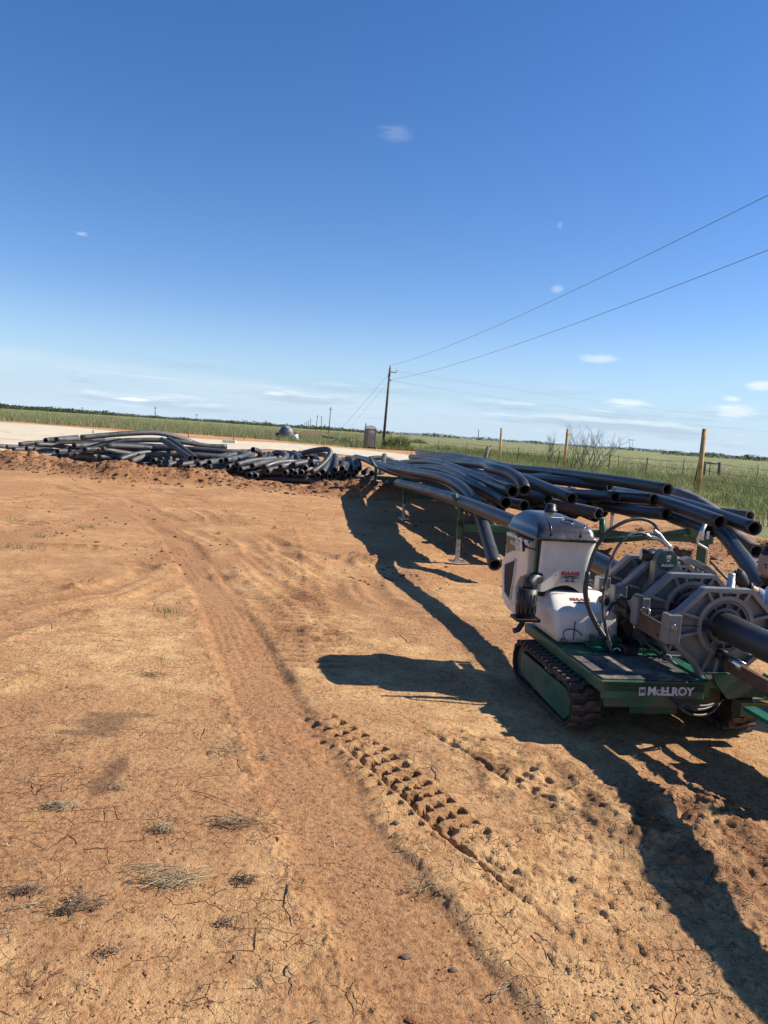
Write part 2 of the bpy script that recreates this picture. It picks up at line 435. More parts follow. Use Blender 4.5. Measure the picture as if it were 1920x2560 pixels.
        h[i] += e * hh * fbm(X * 12, Y * 12, 3, 93, .7) * 1.6; moist[i] += e * .75 * sstep(fbm(X * 9, Y * 9, 3, 95), .35, .6)
    # bulldozed berm of clods in front of the heap
    for BP, hb, wb in ((BERM, .36, .62), (BERM2, .35, .5)):
        s, d, a = polyd(x, y, BP)
        seg = sstep(fbm(a * .55, a * 0 + 2, 2, 101), .25, .5) * .55 + .45
        prof = sstep(-d, -wb - .25, -wb * .15 + .1 * 0) * seg
        f1, f2, cv1 = cellm(x, y, 3.2, fine * 2, 103, prof > .01); g1, g2, cv2 = cellm(x, y, 8, fine * 2, 105, prof > .01)
        h += prof * (hb * (.45 + .75 * fbm(x * 1.7, y * 1.7, 3, 107)) + (cv1 - .4) * .16 * sstep(f2 - f1, .02, .3) + (cv2 - .4) * .07 * sstep(g2 - g1, .02, .3))
        moist += sstep(-d, -wb - .3, -wb * .4) * (.55 + .5 * (cv2 - .5))
    # turned soil under and right of the rack
    tz = sstep(x - (1.9 + (y - 6) * .05), 0, .9) * sstep(y, 6.2, 7.6) * sstep(-(y - .1 * x), -17, -13)
    f1, f2, cv1 = cellm(x, y, 2.6, fine * 2, 113, tz > .01); g1, g2, cv2 = cellm(x, y, 9, fine * 2, 115, tz > .01)
    hump = sstep(fbm(x * .9, y * .9, 3, 117), .40, .62)
    h += tz * hump * (.06 + (cv1 - .3) * .10 * sstep(f2 - f1, .02, .3) + (cv2 - .4) * .06 * sstep(g2 - g1, .02, .3))
    moist += tz * (.35 + .6 * hump)
    # keep the ground level under the machine and the stands
    mx = (x - 1.5) * math.cos(rad(9.2)) + (y - 4.5) * math.sin(rad(9.2)); my = -(x - 1.5) * math.sin(rad(9.2)) + (y - 4.5) * math.cos(rad(9.2))
    flat = sstep(-np.maximum(np.abs(mx - .15) - .62, np.abs(my - .25) - .75), -.25, 0)
    h = h * (1 - flat) + flat * (-.012 + (fine - .5) * .01)
    # dark oil-like stain
    st = np.zeros_like(h)
    for (u, v, rx, ry) in ((262, 1800, .14, .15), (205, 1835, .17, .045), (262, 1830, .07, .1), (345, 1787, .10, .04), (238, 1785, .05, .05), (275, 1940, .05, .22), (1004, 1897, .05, .05)):
        c = gnd(u, v); i = np.nonzero((np.abs(x - c.x) < 2 * rx) & (np.abs(y - c.y) < 2 * ry))[0]
        if len(i) == 0: continue
        q = np.hypot((x[i] - c.x) / rx, (y[i] - c.y) / ry) + (fbm(x[i] * 14, y[i] * 14, 3, 121) - .5) * .9
        st[i] = np.maximum(st[i], sstep(-q, -1.3, -.55))
    broad = sstep(fbm(x * 1.1 + 3, y * .8, 4, 131), .47, .66)
    h = np.where(r > 60, h * .3, h)
    return h.astype(np.float32), np.clip(moist, 0, 1), path, st, broad, rough

def zat(x, y):
    return float(ground_fields(np.array([float(x)]), np.array([float(y)]))[0][0])

# ------------------------------------------------------------------ the ground sheet
def ring_radii():
    r = [0.25, .5, .8, 1.0, 1.15]; 
    while r[-1] < 4200:
        q = r[-1]
        if q < 4: st = .0085
        elif q < 8: st = .017
        elif q < 26: st = .046
        elif q < 70: st = .35
        else: st = q * .045
        r.append(q + st)
    return np.array(r)
RR = ring_radii()
A1 = np.linspace(-33, 33, 471); A2 = np.linspace(33, 327, 80)[1:-1]
AA = np.radians(np.concatenate([A1, A2])); NA = len(AA); NR = len(RR)
gx = (RR[:, None] * np.sin(AA)[None, :]); gy = (RR[:, None] * np.cos(AA)[None, :])
H_, MO, PA, ST, BR, RG = ground_fields(gx.ravel(), gy.ravel())
V = np.stack([gx.ravel(), gy.ravel(), H_], 1)
ii, jj = np.meshgrid(np.arange(NR - 1), np.arange(NA), indexing='ij'); j2 = (jj + 1) % NA
F = np.stack([ii * NA + jj, (ii + 1) * NA + jj, (ii + 1) * NA + j2, ii * NA + j2], -1).reshape(-1, 4)[:, ::-1]
V = np.vstack([V, [[0, 0, H_[0]]]]); cidx = len(V) - 1

def soil_material():
    m = bpy.data.materials.new('red_soil'); m.use_nodes = True; T = NT(m.node_tree); bs = T.n['Principled BSDF']
    pos = T.new('ShaderNodeNewGeometry').outputs['Position']
    at_ = lambda n: T.new('ShaderNodeAttribute', attribute_name=n).outputs['Fac']
    moist, path, stain, broad = at_('moist'), at_('path'), at_('stain'), at_('broad')
    big = T.noise(pos, 0.9, 6, 0.62); mid = T.noise(pos, 5.0, 8, 0.68); fine = T.noise(pos, 38, 6, 0.7); tiny = T.noise(pos, 150, 4, 0.7)
    c = T.mix(T.ramp(mid, 0.30, 0.70), (0.420, 0.205, 0.085), (0.700, 0.440, 0.205))
    c = T.mix(T.math('MULTIPLY', T.ramp(big, 0.42, 0.64), 0.72), c, (0.330, 0.150, 0.065))
    c = T.mix(T.math('MULTIPLY', broad, 0.60), c, (0.300, 0.135, 0.060))
    c = T.mix(T.math('MULTIPLY', path, 0.80), c, (0.340, 0.155, 0.068))
    c = T.mix(T.math('MULTIPLY', T.ramp(fine, 0.35, 0.75), 0.5), c, (0.68, 0.425, 0.205))
    c = T.mix(T.math('MULTIPLY', T.ramp(fine, 0.47, 0.33), 0.65), c, (0.150, 0.066, 0.030))
    ln = T.new('ShaderNodeVectorMath', operation='LENGTH'); T.l.new(pos, ln.inputs[0])
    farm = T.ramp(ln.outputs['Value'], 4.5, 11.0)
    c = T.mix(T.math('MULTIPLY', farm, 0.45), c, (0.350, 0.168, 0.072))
    # shrinkage cracks: two sizes, broken up
    wv = T.vadd(pos, T.vmul(T.noise(pos, 9, 3, 0.6, out=1), (0.05, 0.05, 0.0)))
    e1 = T.voro(wv, 6.0, 'DISTANCE_TO_EDGE'); e2 = T.voro(wv, 17.0, 'DISTANCE_TO_EDGE')
    k1 = T.math('MULTIPLY', T.ramp(e1, 0.013, 0.001), T.ramp(T.noise(pos, 2.3, 4, .6), 0.50, 0.60))
    k2 = T.math('MULTIPLY', T.ramp(e2, 0.026, 0.002), T.ramp(T.noise(pos, 4.1, 5, .65, 0.5), 0.49, 0.62))
    k = T.math('MAXIMUM', k1, k2)
    k = T.math('MULTIPLY', k, T.math('SUBTRACT', 1.0, T.math('MULTIPLY', path, 0.9)))
    k = T.math('MULTIPLY', k, T.ramp(ln.outputs['Value'], 9.0, 5.0))
    c = T.mix(T.math('MULTIPLY', k, 0.68), c, (0.070, 0.030, 0.016))
    # dark organic crumbs
    cr = T.voro(T.vadd(pos, T.vmul(mid, (0.1, 0.1, 0.1))), 55, 'F1')
    crm = T.math('MULTIPLY', T.ramp(cr, 0.30, 0.12), T.ramp(T.noise(pos, 9, 5, .7), 0.52, 0.62))
    c = T.mix(T.math('MULTIPLY', crm, 0.75), c, (0.070, 0.035, 0.022))
    c = T.mix(T.math('MULTIPLY', moist, 0.80), c, T.mix(T.ramp(fine, .3, .7), (0.110, 0.044, 0.021), (0.270, 0.120, 0.056)))
    c = T.mix(T.math('MULTIPLY', T.math('MULTIPLY', stain, T.ramp(mid, .2, .7, .6, 1.0)), 0.60), c, (0.060, 0.035, 0.024))
    # beyond the site: pasture
    fld = at_('field'); red = at_('redpatch')
    gcol = T.mix(T.ramp(T.noise(pos, .12, 6, .65), .35, .65), (0.130, 0.160, 0.060), (0.240, 0.245, 0.105))
    gcol = T.mix(T.math('MULTIPLY', T.ramp(T.noise(T.vmul(pos, (.3, 1, 1)), .035, 5, .6), .50, .62), .65), gcol, (0.170, 0.095, 0.045))
    gcol = T.mix(red, gcol, (0.150, 0.070, 0.038))
    c = T.mix(fld, c, gcol)
    T.put(bs.inputs['Base Color'], c); bs.inputs['Roughness'].default_value = 0.93; bs.inputs['Specular IOR Level'].default_value = 0.22
    hgt = T.math('ADD', T.math('MULTIPLY', fine, 0.9), T.math('MULTIPLY', tiny, 0.35))
    hgt = T.math('ADD', hgt, T.math('MULTIPLY', mid, 1.2))
    hgt = T.math('SUBTRACT', hgt, T.math('MULTIPLY', k, 0.8))
    hgt = T.math('ADD', hgt, T.math('MULTIPLY', crm, 0.35))
    T.put(bs.inputs['Normal'], T.bump(hgt, 1.0, 0.022))
    return m
M_SOIL = soil_material()

# where pasture begins (world outlines), soil elsewhere
def inside(x, y, poly):
    c = np.zeros(x.shape, bool); n = len(poly)
    for i in range(n):
        x1, y1 = poly[i]; x2, y2 = poly[(i + 1) % n]
        if y1 == y2: continue
        m = (y1 > y) != (y2 > y)
        c ^= m & (x < (x2 - x1) * (y - y1) / (y2 - y1) + x1)
    return c
P_ = lambda u, v: tuple(gnd(u, v)[:2])
FIELD_L = [P_(-900, 1015), P_(-300, 1040), P_(0, 1052), P_(300, 1073), P_(400, 1080), P_(480, 1086), P_(600, 1094), P_(700, 1102), P_(760, 1108), P_(840, 1115), P_(985, 1126), P_(985, 1112), P_(988, 1100), (3, 400), (10, 3000), (-3000, 3000), (-3000, 60)]
FIELD_R = [P_(1075, 1150), P_(1180, 1166), P_(1300, 1186), P_(1450, 1222), P_(1600, 1262), P_(1700, 1290), P_(1800, 1312), P_(1920, 1345), (14, 9.5), (40, 3), (3000, -200), (3000, 3000), (12, 3000), (6, 400), P_(1002, 1103), P_(1020, 1112), P_(1060, 1128)]
wx = gx.ravel() + (fbm(gx.ravel() * .5, gy.ravel() * .5, 3, 201) - .5) * 1.6; wy = gy.ravel() + (fbm(gx.ravel() * .5, gy.ravel() * .5, 3, 203) - .5) * 1.6
FLD = (inside(wx, wy, FIELD_L) | inside(wx, wy, FIELD_R)).astype(np.float32)
RP = inside(wx, wy, [P_(0, 1045), P_(0, 1052), P_(400, 1081), P_(700, 1103), P_(700, 1096), P_(400, 1074)]) | inside(wx, wy, [P_(760, 1075), P_(810, 1078), P_(800, 1092), P_(740, 1085)])
ad = lambda a, e: np.append(a, e)
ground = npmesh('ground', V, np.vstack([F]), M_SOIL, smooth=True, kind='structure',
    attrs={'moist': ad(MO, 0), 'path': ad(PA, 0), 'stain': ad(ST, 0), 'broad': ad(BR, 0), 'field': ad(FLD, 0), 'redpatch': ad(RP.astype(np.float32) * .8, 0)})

# ------------------------------------------------------------------ pale gravel road and red side track
def strip(name, near, far, mt, z, n=60, m=8, seed=1, amp=.4):
    A = catmull([(*p, 0) for p in near], 10); B = catmull([(*p, 0) for p in far], 10); k = min(len(A), len(B))
    vs = []
    for i in range(k):
        for j in range(m + 1):
            p = A[i].lerp(B[i], j / m)
            if j in (0, m): p = p + (B[i] - A[i]).normalized() * random.uniform(-amp, amp)
            vs.append((p.x, p.y, z + zat(p.x, p.y)))
    F = np.array([(i * (m + 1) + j, (i + 1) * (m + 1) + j, (i + 1) * (m + 1) + j + 1, i * (m + 1) + j + 1) for i in range(k - 1) for j in range(m)])
    return npmesh(name, np.array(vs), F, mt, smooth=True, kind='structure')
def road_material(name, a, b, cc):
    m = bpy.data.materials.new(name); m.use_nodes = True; T = NT(m.node_tree); bs = T.n['Principled BSDF']
    pos = T.new('ShaderNodeNewGeometry').outputs['Position']
    c = T.mix(T.ramp(T.noise(pos, 1.2, 7, .7), .3, .7), a, b)
    c = T.mix(T.math('MULTIPLY', T.ramp(T.noise(T.vmul(pos, (.25, 1.3, 1)), .5, 6, .65), .5, .68), .7), c, cc)
    T.put(bs.inputs['Base Color'], c); bs.inputs['Roughness'].default_value = .95
    T.put(bs.inputs['Normal'], T.bump(T.noise(pos, 9, 6, .7), .6, .04)); return m
M_GRAVEL = road_material('pale_caliche', (.47, .40, .28), (.60, .53, .39), (.40, .27, .16))
M_TRACK = road_material('red_track', (.30, .14, .07), (.42, .22, .12), (.22, .11, .06))
road = strip('gravel_road', [P_(-700, 1085), P_(-250, 1105), P_(0, 1131), P_(130, 1131), P_(250, 1126), P_(420, 1122), P_(560, 1123), P_(700, 1126), P_(830, 1136), P_(960, 1148), P_(1030, 1156), P_(1120, 1166), P_(1400, 1200)],
             [P_(-700, 1018), P_(-250, 1040), P_(0, 1056), P_(130, 1065), P_(250, 1075), P_(420, 1092), P_(560, 1101), P_(700, 1108), P_(830, 1119), P_(960, 1131), P_(1030, 1139), P_(1120, 1149), P_(1400, 1176)], M_GRAVEL, .03)
# ------------------------------------------------------------------ far setting: tree lines, pasture, poles, fence
def blade_mesh(name, P, Hh, Wd, nb, mt, segs=2, lean=.5, spread=.15, seed=3, **kw):
    """tufts of grass: P (n,3) roots, Hh heights, nb blades each"""
    rng = np.random.default_rng(seed); n = len(P) * nb
    base = np.repeat(P, nb, 0) + np.c_[rng.normal(0, 1, (n, 2)) * np.repeat(Hh, nb)[:, None] * spread, np.zeros(n)]
    hh = np.repeat(Hh, nb) * rng.uniform(.5, 1.1, n); ang = rng.uniform(0, 2 * math.pi, n)
    ld = np.c_[np.cos(ang), np.sin(ang)] * (hh * lean * rng.uniform(.2, 1.1, n))[:, None]
    face = rng.uniform(0, 2 * math.pi, n); w = Wd * np.repeat(Hh, nb) ** .4 * rng.uniform(.6, 1.3, n)
    wd = np.c_[np.cos(face), np.sin(face), np.zeros(n)] * w[:, None] * .5
    rows = []
    for k in range(segs + 1):
        t = k / segs
        c = base + np.c_[ld * t ** 1.8, hh * (t - .18 * t * t)]
        sc = (1 - t) ** .7
        if k < segs: rows += [c - wd * sc, c + wd * sc]
        else: rows += [c]
    m = 2 * segs + 1; V = np.stack(rows, 1).reshape(-1, 3); o = np.arange(n)[:, None] * m; F = []
    for k in range(segs - 1):
        a = 2 * k; F += [np.concatenate([o + a, o + a + 1, o + a + 3], 1), np.concatenate([o + a, o + a + 3, o + a + 2], 1)]
    a = 2 * (segs - 1); F.append(np.concatenate([o + a, o + a + 1, o + a + 2], 1))
    tone = np.repeat(rng.uniform(0, 1, n), m)
    return npmesh(name, V, np.concatenate(F), mt, attrs={'tone': tone}, **kw)
def leaf_material(name, a, b, dry, dry_amt=.3):
    m = bpy.data.materials.new(name); m.use_nodes = True; T = NT(m.node_tree); bs = T.n['Principled BSDF']
    tone = T.new('ShaderNodeAttribute', attribute_name='tone').outputs['Fac']
    pos = T.new('ShaderNodeNewGeometry').outputs['Position']
    c = T.mix(tone, a, b)
    c = T.mix(T.math('MULTIPLY', T.ramp(T.noise(pos, .35, 4, .6), .42, .62), dry_amt), c, dry)
    c = T.mix(T.math('GREATER_THAN', T.math('FRACT', T.math('MULTIPLY', tone, 7.31)), .86), c, dry)
    T.put(bs.inputs['Base Color'], c); bs.inputs['Roughness'].default_value = .6
    bs.inputs['Specular IOR Level'].default_value = .25
    try:
        bs.inputs['Subsurface Weight'].default_value = 0
        tr = T.new('ShaderNodeBsdfTranslucent'); T.put(tr.inputs[0], c)
        mx = T.new('ShaderNodeMixShader'); mx.inputs[0].default_value = .28
        T.l.new(bs.outputs[0], mx.inputs[1]); T.l.new(tr.outputs[0], mx.inputs[2]); T.l.new(mx.outputs[0], T.n['Material Output'].inputs[0])
    except Exception: pass
    return m
M_GRASS = leaf_material('pasture_grass', (.110, .135, .048), (.250, .265, .110), (.38, .32, .18), .35)
M_WEED = leaf_material('tall_weeds', (.065, .110, .025), (.180, .240, .065), (.40, .34, .19), .30)
M_SCRUB = leaf_material('scrub_leaves', (.028, .050, .018), (.060, .090, .032), (.09, .10, .05), .2)
M_DRY = leaf_material('dry_straw', (.22, .16, .085), (.46, .36, .21), (.13, .085, .045), .3)
M_GREEN = leaf_material('fresh_grass', (.070, .120, .030), (.150, .210, .070), (.30, .26, .13), .2)

def sector(n, u0, u1, y0, y1, seed, power=1.0):
    """random roots between two image columns and two distances (uniform in 1/distance)"""
    rng = np.random.default_rng(seed); y = 1 / (1 / y0 + (1 / y1 - 1 / y0) * rng.uniform(0, 1, n) ** power)
    u = rng.uniform(u0, u1, n); dx = np.array([(gnd(q, 1400)[0] / gnd(q, 1400)[1]) for q in (u0, u1)])
    x = y * (dx[0] + (dx[1] - dx[0]) * (u - u0) / (u1 - u0))
    return np.c_[x, y, np.zeros(n)]
def grow(P, poly):
    return P[inside(P[:, 0], P[:, 1], poly)]
def lift(P): P = P.copy(); P[:, 2] = ground_fields(P[:, 0], P[:, 1])[0]; return P
# left pasture
FL = FIELD_L[:]
P = grow(sector(16000, -260, 960, 60, 520, 5, .8), FL)
P = P[~inside(P[:, 0], P[:, 1], [P_(760, 1075), P_(810, 1078), P_(800, 1092), P_(740, 1085)])]
d_ = P[:, 1]
blade_mesh('pasture_left', P, np.clip(np.random.default_rng(1).uniform(.35, .8, len(P)) * (1 + d_ / 400), .3, 1.6), .05 * 1.0, 6, M_GRASS, 1, .35, .9, 5, kind='stuff')
P = grow(sector(5200, 960, 2150, 34, 500, 6, .9), FIELD_R)
blade_mesh('pasture_right', P, np.random.default_rng(2).uniform(.25, .65, len(P)), .05, 6, M_GRASS, 1, .4, 1.0, 6, kind='stuff')
# tall verge grass behind the rack, between the site and the fence
verge = [P_(1062, 1147), P_(1180, 1164), P_(1300, 1184), P_(1450, 1220), P_(1600, 1262), P_(1700, 1290), P_(1800, 1314), P_(1930, 1350), P_(2150, 1400), (16, 11.5), (26, 25), (24, 40), P_(1600, 1186), P_(1400, 1166), P_(1250, 1150), P_(1100, 1134), P_(1075, 1131)]
rng = np.random.default_rng(11)
P = grow(np.c_[rng.uniform(-2, 30, 42000), rng.uniform(9, 90, 42000) , np.zeros(42000)], verge)
keep = rng.uniform(0, 1, len(P)) < np.clip(14 / P[:, 1], .18, 1) ** .7 * sstep(fbm(P[:, 0] * .5, P[:, 1] * .5, 3, 301), .30, .5)
P = lift(P[keep][:9000])
hv = .28 + .75 * fbm(P[:, 0] * .45, P[:, 1] * .45, 3, 303) * rng.uniform(.5, 1.3, len(P))
blade_mesh('verge_grass', P, hv, .022, 9, M_WEED, 3, .75, .16, 12, kind='stuff')
# broad leaved grass clumps you can tell apart
def leafy_clump(name, u, v, hgt, nb, label, seed, mt=None, w=.05, spread=.25):
    c = gnd(u, v); c.z = zat(c.x, c.y); rs = np.random.default_rng(seed); k = 6
    Pq = np.c_[rs.normal(0, spread, (k, 2)), np.zeros(k)]
    o = blade_mesh(name, Pq, rs.uniform(.6, 1.0, k) * hgt, w, nb, mt or M_WEED, 4, .75, .18, seed, label=label, cat='grass clump')
    o.location = c; return o
leafy_clump('grass_clump', 1822, 1256, 1.0, 11, 'tall pale broad-leaved grass clump in the verge right of the thickest wooden post', 1, w=.045)
leafy_clump('grass_clump', 1532, 1198, .9, 10, 'bright broad-leaved grass clump in the verge below the leafless shrubs', 2, w=.05)
# bushy weeds right of the pole and around the toilet
for i, (u, v, rx, ry, hh, n) in enumerate(((992, 1124, 1.7, 2.5, 1.9, 260), (1045, 1108, 2.2, 3, 1.2, 120), (868, 1112, 2.6, 2.0, 1.1, 200))):
    c = gnd(u, v); rs = np.random.default_rng(40 + i)
    Pq = np.c_[rs.normal(0, rx * .5, n), rs.normal(0, ry * .5, n), np.zeros(n)]; q = np.hypot(Pq[:, 0] / rx, Pq[:, 1] / ry)
    o = blade_mesh('weed_thicket', Pq, hh * np.clip(1.15 - q, .25, 1) , .09, 12, M_WEED, 3, .55, .22, 50 + i,
        label=('rounded green weed thicket at the foot of the leaning utility pole', 'low green thicket beyond the red side track right of the pole', 'low dark green weeds left of the brown portable toilet')[i], cat='weeds')
    o.location = c
# row of tall dark grass along the far side of the red track, and dark brush
P = []
rs = np.random.default_rng(77)
for k in range(900):
    t = rs.uniform(); a = Vector(P_(1072, 1128)).lerp(Vector(P_(1420, 1160)), t)
    P.append((a.x + rs.normal(0, 1.0), a.y + rs.normal(0, 1.6), 0))
blade_mesh('verge_brush', np.array(P), rs.uniform(.5, 1.25, 900), .035, 10, M_WEED, 2, .55, .3, 78, kind='stuff')
# distant tree lines: many clumps of leaf-sized faces
def treeline(name, u0, u1, Yf, hmin, hmax, seed, n):
    rs = np.random.default_rng(seed); V = []; Fc = []; tone = []
    cen = []
    for k in range(n):
        u = u0 + (u1 - u0) * (k + rs.uniform(-.5, .5)) / n; Y = Yf(u) * rs.uniform(.96, 1.06); d = gnd(u, 1400)
        cen.append((d.x / d.y * Y, Y, rs.uniform(hmin, hmax) * (0.6 + .8 * fbm(np.array([u * .02]), np.array([seed * 1.]), 3, seed)[0]), rs.uniform(2.5, 6) * Y / 500))
    C = np.array(cen); m = 46; N = len(C) * m
    a = rs.uniform(0, 2 * math.pi, N); rr_ = rs.uniform(0, 1, N) ** .5; zz = rs.uniform(0, 1, N) ** .8
    Cr = np.repeat(C, m, 0); prof = np.sqrt(np.clip(1 - (zz - .35) ** 2 / .45, .05, 1))
    px = Cr[:, 0] + np.cos(a) * rr_ * Cr[:, 3] * prof; py = Cr[:, 1] + np.sin(a) * rr_ * Cr[:, 3] * prof; pz = zz * Cr[:, 2]
    s = Cr[:, 2] * rs.uniform(.16, .34, N); dirs = rs.normal(0, 1, (N, 3, 3)); dirs /= np.linalg.norm(dirs, axis=2, keepdims=True)
    V = np.stack([px, py, pz], 1)[:, None, :] + dirs * s[:, None, None]; V = V.reshape(-1, 3); V[:, 2] = np.maximum(V[:, 2], 0)
    return npmesh(name, V, np.arange(N * 3).reshape(-1, 3), M_SCRUB, attrs={'tone': np.repeat(rs.uniform(0, 1, N), 3)}, kind='stuff')
treeline('tree_line_left', -500, 900, lambda u: 620 + max(0, u) * .9, 2.0, 4.2, 3, 760)
treeline('tree_line_right', 900, 2400, lambda u: 1900, 4, 7.5, 4, 420)
treeline('scrub_line_right', 1630, 2300, lambda u: 560, 1.6, 3.4, 5, 140)
treeline('scrub_line_middle', 560, 960, lambda u: 900, 2.5, 4.5, 6, 100)

M_POLE = mat('weathered_pole_wood', (.085, .062, .045), .85, var=.4, vscale=3, bump=.5, bscale=30)
M_GALV = mat('galvanised_steel', (.42, .43, .44), .45, .8, var=.2)
M_WIRE = mat('aluminium_wire', (.16, .17, .18), .5, .6)
M_INS = mat('grey_insulator', (.20, .17, .16), .35)
M_PINE = mat('treated_pine', (.42, .27, .105), .8, var=.35, vscale=2.5, bump=.5, bscale=25, dirt=(.20, .12, .06), dirt_amt=.6, dirt_scale=2)
M_RUST = mat('rusty_steel', (.105, .052, .033), .8, .2, var=.4, bump=.4)
M_OLDWOOD = mat('old_grey_wood', (.145, .120, .095), .9, var=.4, bump=.5, bscale=20)

# the leaning utility pole with its arm, guy and lines
pb = gnd(957, 1121); pb.z = 0
def on_pole(z): return Vector((pb.x + .18 * z / 8.4, pb.y, z))
up_ = empty('utility_pole', pb, 0, 'dark wooden utility pole beside the road, nearest of the row, with a short top arm', 'utility pole', 'utility poles')
def rel(o, p): return Vector(p) - o.location
MB().tube([rel(up_, on_pole(-.3)), rel(up_, on_pole(8.35))], .155, 12, r2=.10).build('pole', M_POLE, up_)
MB().tube([rel(up_, on_pole(7.9)), rel(up_, on_pole(7.82) + Vector((.75, -.1, 0)))], .045, 8).build('arm', M_OLDWOOD, up_)
for z, dx in ((8.42, 0), (7.98, .70), (6.95, .18)):
    MB().tube([rel(up_, on_pole(z) + Vector((dx, 0, 0))), rel(up_, on_pole(z + .16) + Vector((dx, 0, 0)))], [.05, .065], 8).build('insulator', M_INS, up_)
MB().box(rel(up_, on_pole(7.5) + Vector((-.12, -.05, 0))), (.08, .1, .3)).build('bracket', M_GALV, up_)
def cat_wire(a, b, sag, r, n=40):
    return MB().tube([a.lerp(b, i / n) - Vector((0, 0, sag * 4 * (i / n) * (1 - i / n))) for i in range(n + 1)], r, 5)
top = on_pole(8.5); low = on_pole(7.05)
def extend(a, mid, k): return a + (mid - a) * k
w1 = at(1920, 488, 21); w2 = at(1920, 625, 22)
def parab(a, m, k, sag):
    b = a + (m - a) * k; n = 50; out = []
    for i in range(n + 1):
        t = i / n; tm = 1 / k
        out.append(a.lerp(b, t) - Vector((0, 0, sag * (t * (1 - t) - 0) / .25)) + Vector((0, 0, sag * (tm * (1 - tm)) / .25 * t / tm)))
    return out
tag(MB().tube(parab(top, w1, 1.35, .9), .010, 5).build('power_line', M_WIRE), 'upper of the two power lines rising to the right edge from the pole', 'power line', 'power lines')
tag(MB().tube(parab(low, w2, 1.35, .9), .010, 5).build('power_line', M_WIRE), 'lower of the two power lines rising to the right edge from the pole', 'power line', 'power lines')
tag(cat_wire(on_pole(7.9) + Vector((.7, 0, .1)), at(2150, 1072, 145), .8, .010).build('power_line', M_WIRE), 'faint upper line running from the pole arm low over the right pasture', 'power line', 'power lines')
tag(cat_wire(on_pole(7.0), at(2150, 1098, 145), .8, .010).build('power_line', M_WIRE), 'faint lower line running from the pole low over the right pasture', 'power line', 'power lines')
tag(cat_wire(on_pole(7.7), gnd(826, 1102), .0, .012, 4).build('guy_wire', M_WIRE), 'steel guy wire slanting down left from the top of the near pole', 'guy wire')
tag(cat_wire(on_pole(6.9), gnd(850, 1100) , .0, .008, 4).build('guy_wire', M_WIRE), 'thin second guy wire below the first, on the left of the near pole', 'guy wire')

# poles receding into the distance
fars = [(822, 1080, 827, 1018, 'second tallest pole, next behind the near one'), (803, 1074, 804, 1041, 'straight pole left of the second pole'), (811, 1075, 811, 1061, 'very small pole between two taller ones'),
        (790, 1073, 794, 1038, 'slightly leaning pole, third of the row'), (776, 1073, 776.7, 1047, 'fourth pole of the receding row'), (770.5, 1072, 771, 1051, 'fifth pole of the receding row'),
        (766, 1071, 767, 1054, 'sixth pole of the receding row'), (761, 1071, 762.5, 1056, 'seventh pole of the receding row'), (754, 1070, 754.5, 1059, 'last tiny pole of the receding row')]
for u, v, u2, v2, lb in fars:
    hz = 1083 + (u - 960) * .069; Y = 9 * FPX / (v - v2); b = at(u, v, Y); b.z = -.2; t = at(u2, v2, Y)
    p = empty('utility_pole', (b.x, Y, 0), 0, 'distant ' + lb + ' along the road', 'utility pole', 'utility poles')
    MB().tube([rel(p, b), rel(p, t)], .10 + Y * .00022, 8, r2=.08 + Y * .0002).build('pole', M_POLE, p)
    MB().box(rel(p, t - Vector((0, 0, .7))), (1.6, .1, .12)).build('arm', M_OLDWOOD, p)
# transmission towers far off
def pylon(u, v, v2, legs, lb):
    Hh = 26; Y = Hh * FPX / (v - v2); b = at(u, v, Y); t0 = Vector((b.x, Y, 0)); w = 3.0 if legs == 2 else 1.2; tk = .02 + Y * .00028
    p = empty('transmission_tower', t0, 0, lb, 'transmission tower', 'transmission towers')
    for s in (-1, 1):
        MB().tube([(s * w, 0, 0), (s * w * (1 if legs == 2 else .35), 0, Hh)], tk, 6).build('leg', M_GALV, p)
    bm_ = MB(); bm_.box((0, 0, Hh * .86), (w * 4.2, tk * 2, tk * 2.5))
    for k in range(5 if legs == 4 else 0):
        z0 = Hh * (.1 + .17 * k); bm_.tube([(-w * .9, 0, z0), (w * .9, 0, z0 + Hh * .15)], tk * .6, 5); bm_.tube([(w * .9, 0, z0), (-w * .9, 0, z0 + Hh * .15)], tk * .6, 5)
    bm_.build('cross_bracing', M_GALV, p)
pylon(388, 1037, 1009, 4, 'tallest transmission tower on the left horizon above the tree line')
pylon(206, 1023, 1010, 2, 'small transmission tower left of the tall one on the left horizon')
pylon(492, 1045, 1029, 2, 'small transmission tower right of the tall one on the left horizon')
pylon(664, 1064, 1052, 2, 'tiniest transmission tower on the horizon above the dark rounded machine')
pylon(1195, 1101, 1074, 4, 'lattice transmission tower on the horizon left of the nearest wooden posts')
pylon(1575, 1133, 1102, 2, 'two-legged transmission tower on the horizon right of the leafless shrubs')

# portable toilet
pt = empty('portable_toilet', gnd(923, 1121) , rad(10), 'brown portable toilet with pale rounded roof standing beyond the gravel road', 'portable toilet')
M_TOI = mat('brown_plastic', (.140, .128, .110), .55, var=.15); M_TOIL = mat('light_brown_plastic', (.25, .228, .20), .5, var=.12)
M_ROOFP = mat('pale_translucent_roof', (.70, .70, .68), .4); M_SIGN = mat('white_sign', (.62, .62, .62), .5); M_BLK = mat('black_plastic', (.015, .015, .016), .45)
k_ = 1.02
MB().box((0, 0, .07), (1.12 * k_, 1.12, .14)).build('base', M_BLK, pt)
MB().box((0, 0, 1.04), (1.02 * k_, 1.0, 1.86)).build('cabin', M_TOI, pt, bevel=.03)
arc = [(-.56 + 1.12 * i / 12, 1.96 + .30 * math.sin(math.pi * i / 12)) for i in range(13)]
MB().prism(arc + [(.56, 1.92), (-.56, 1.92)], 'y', -.55, .55).build('roof', M_ROOFP, pt)
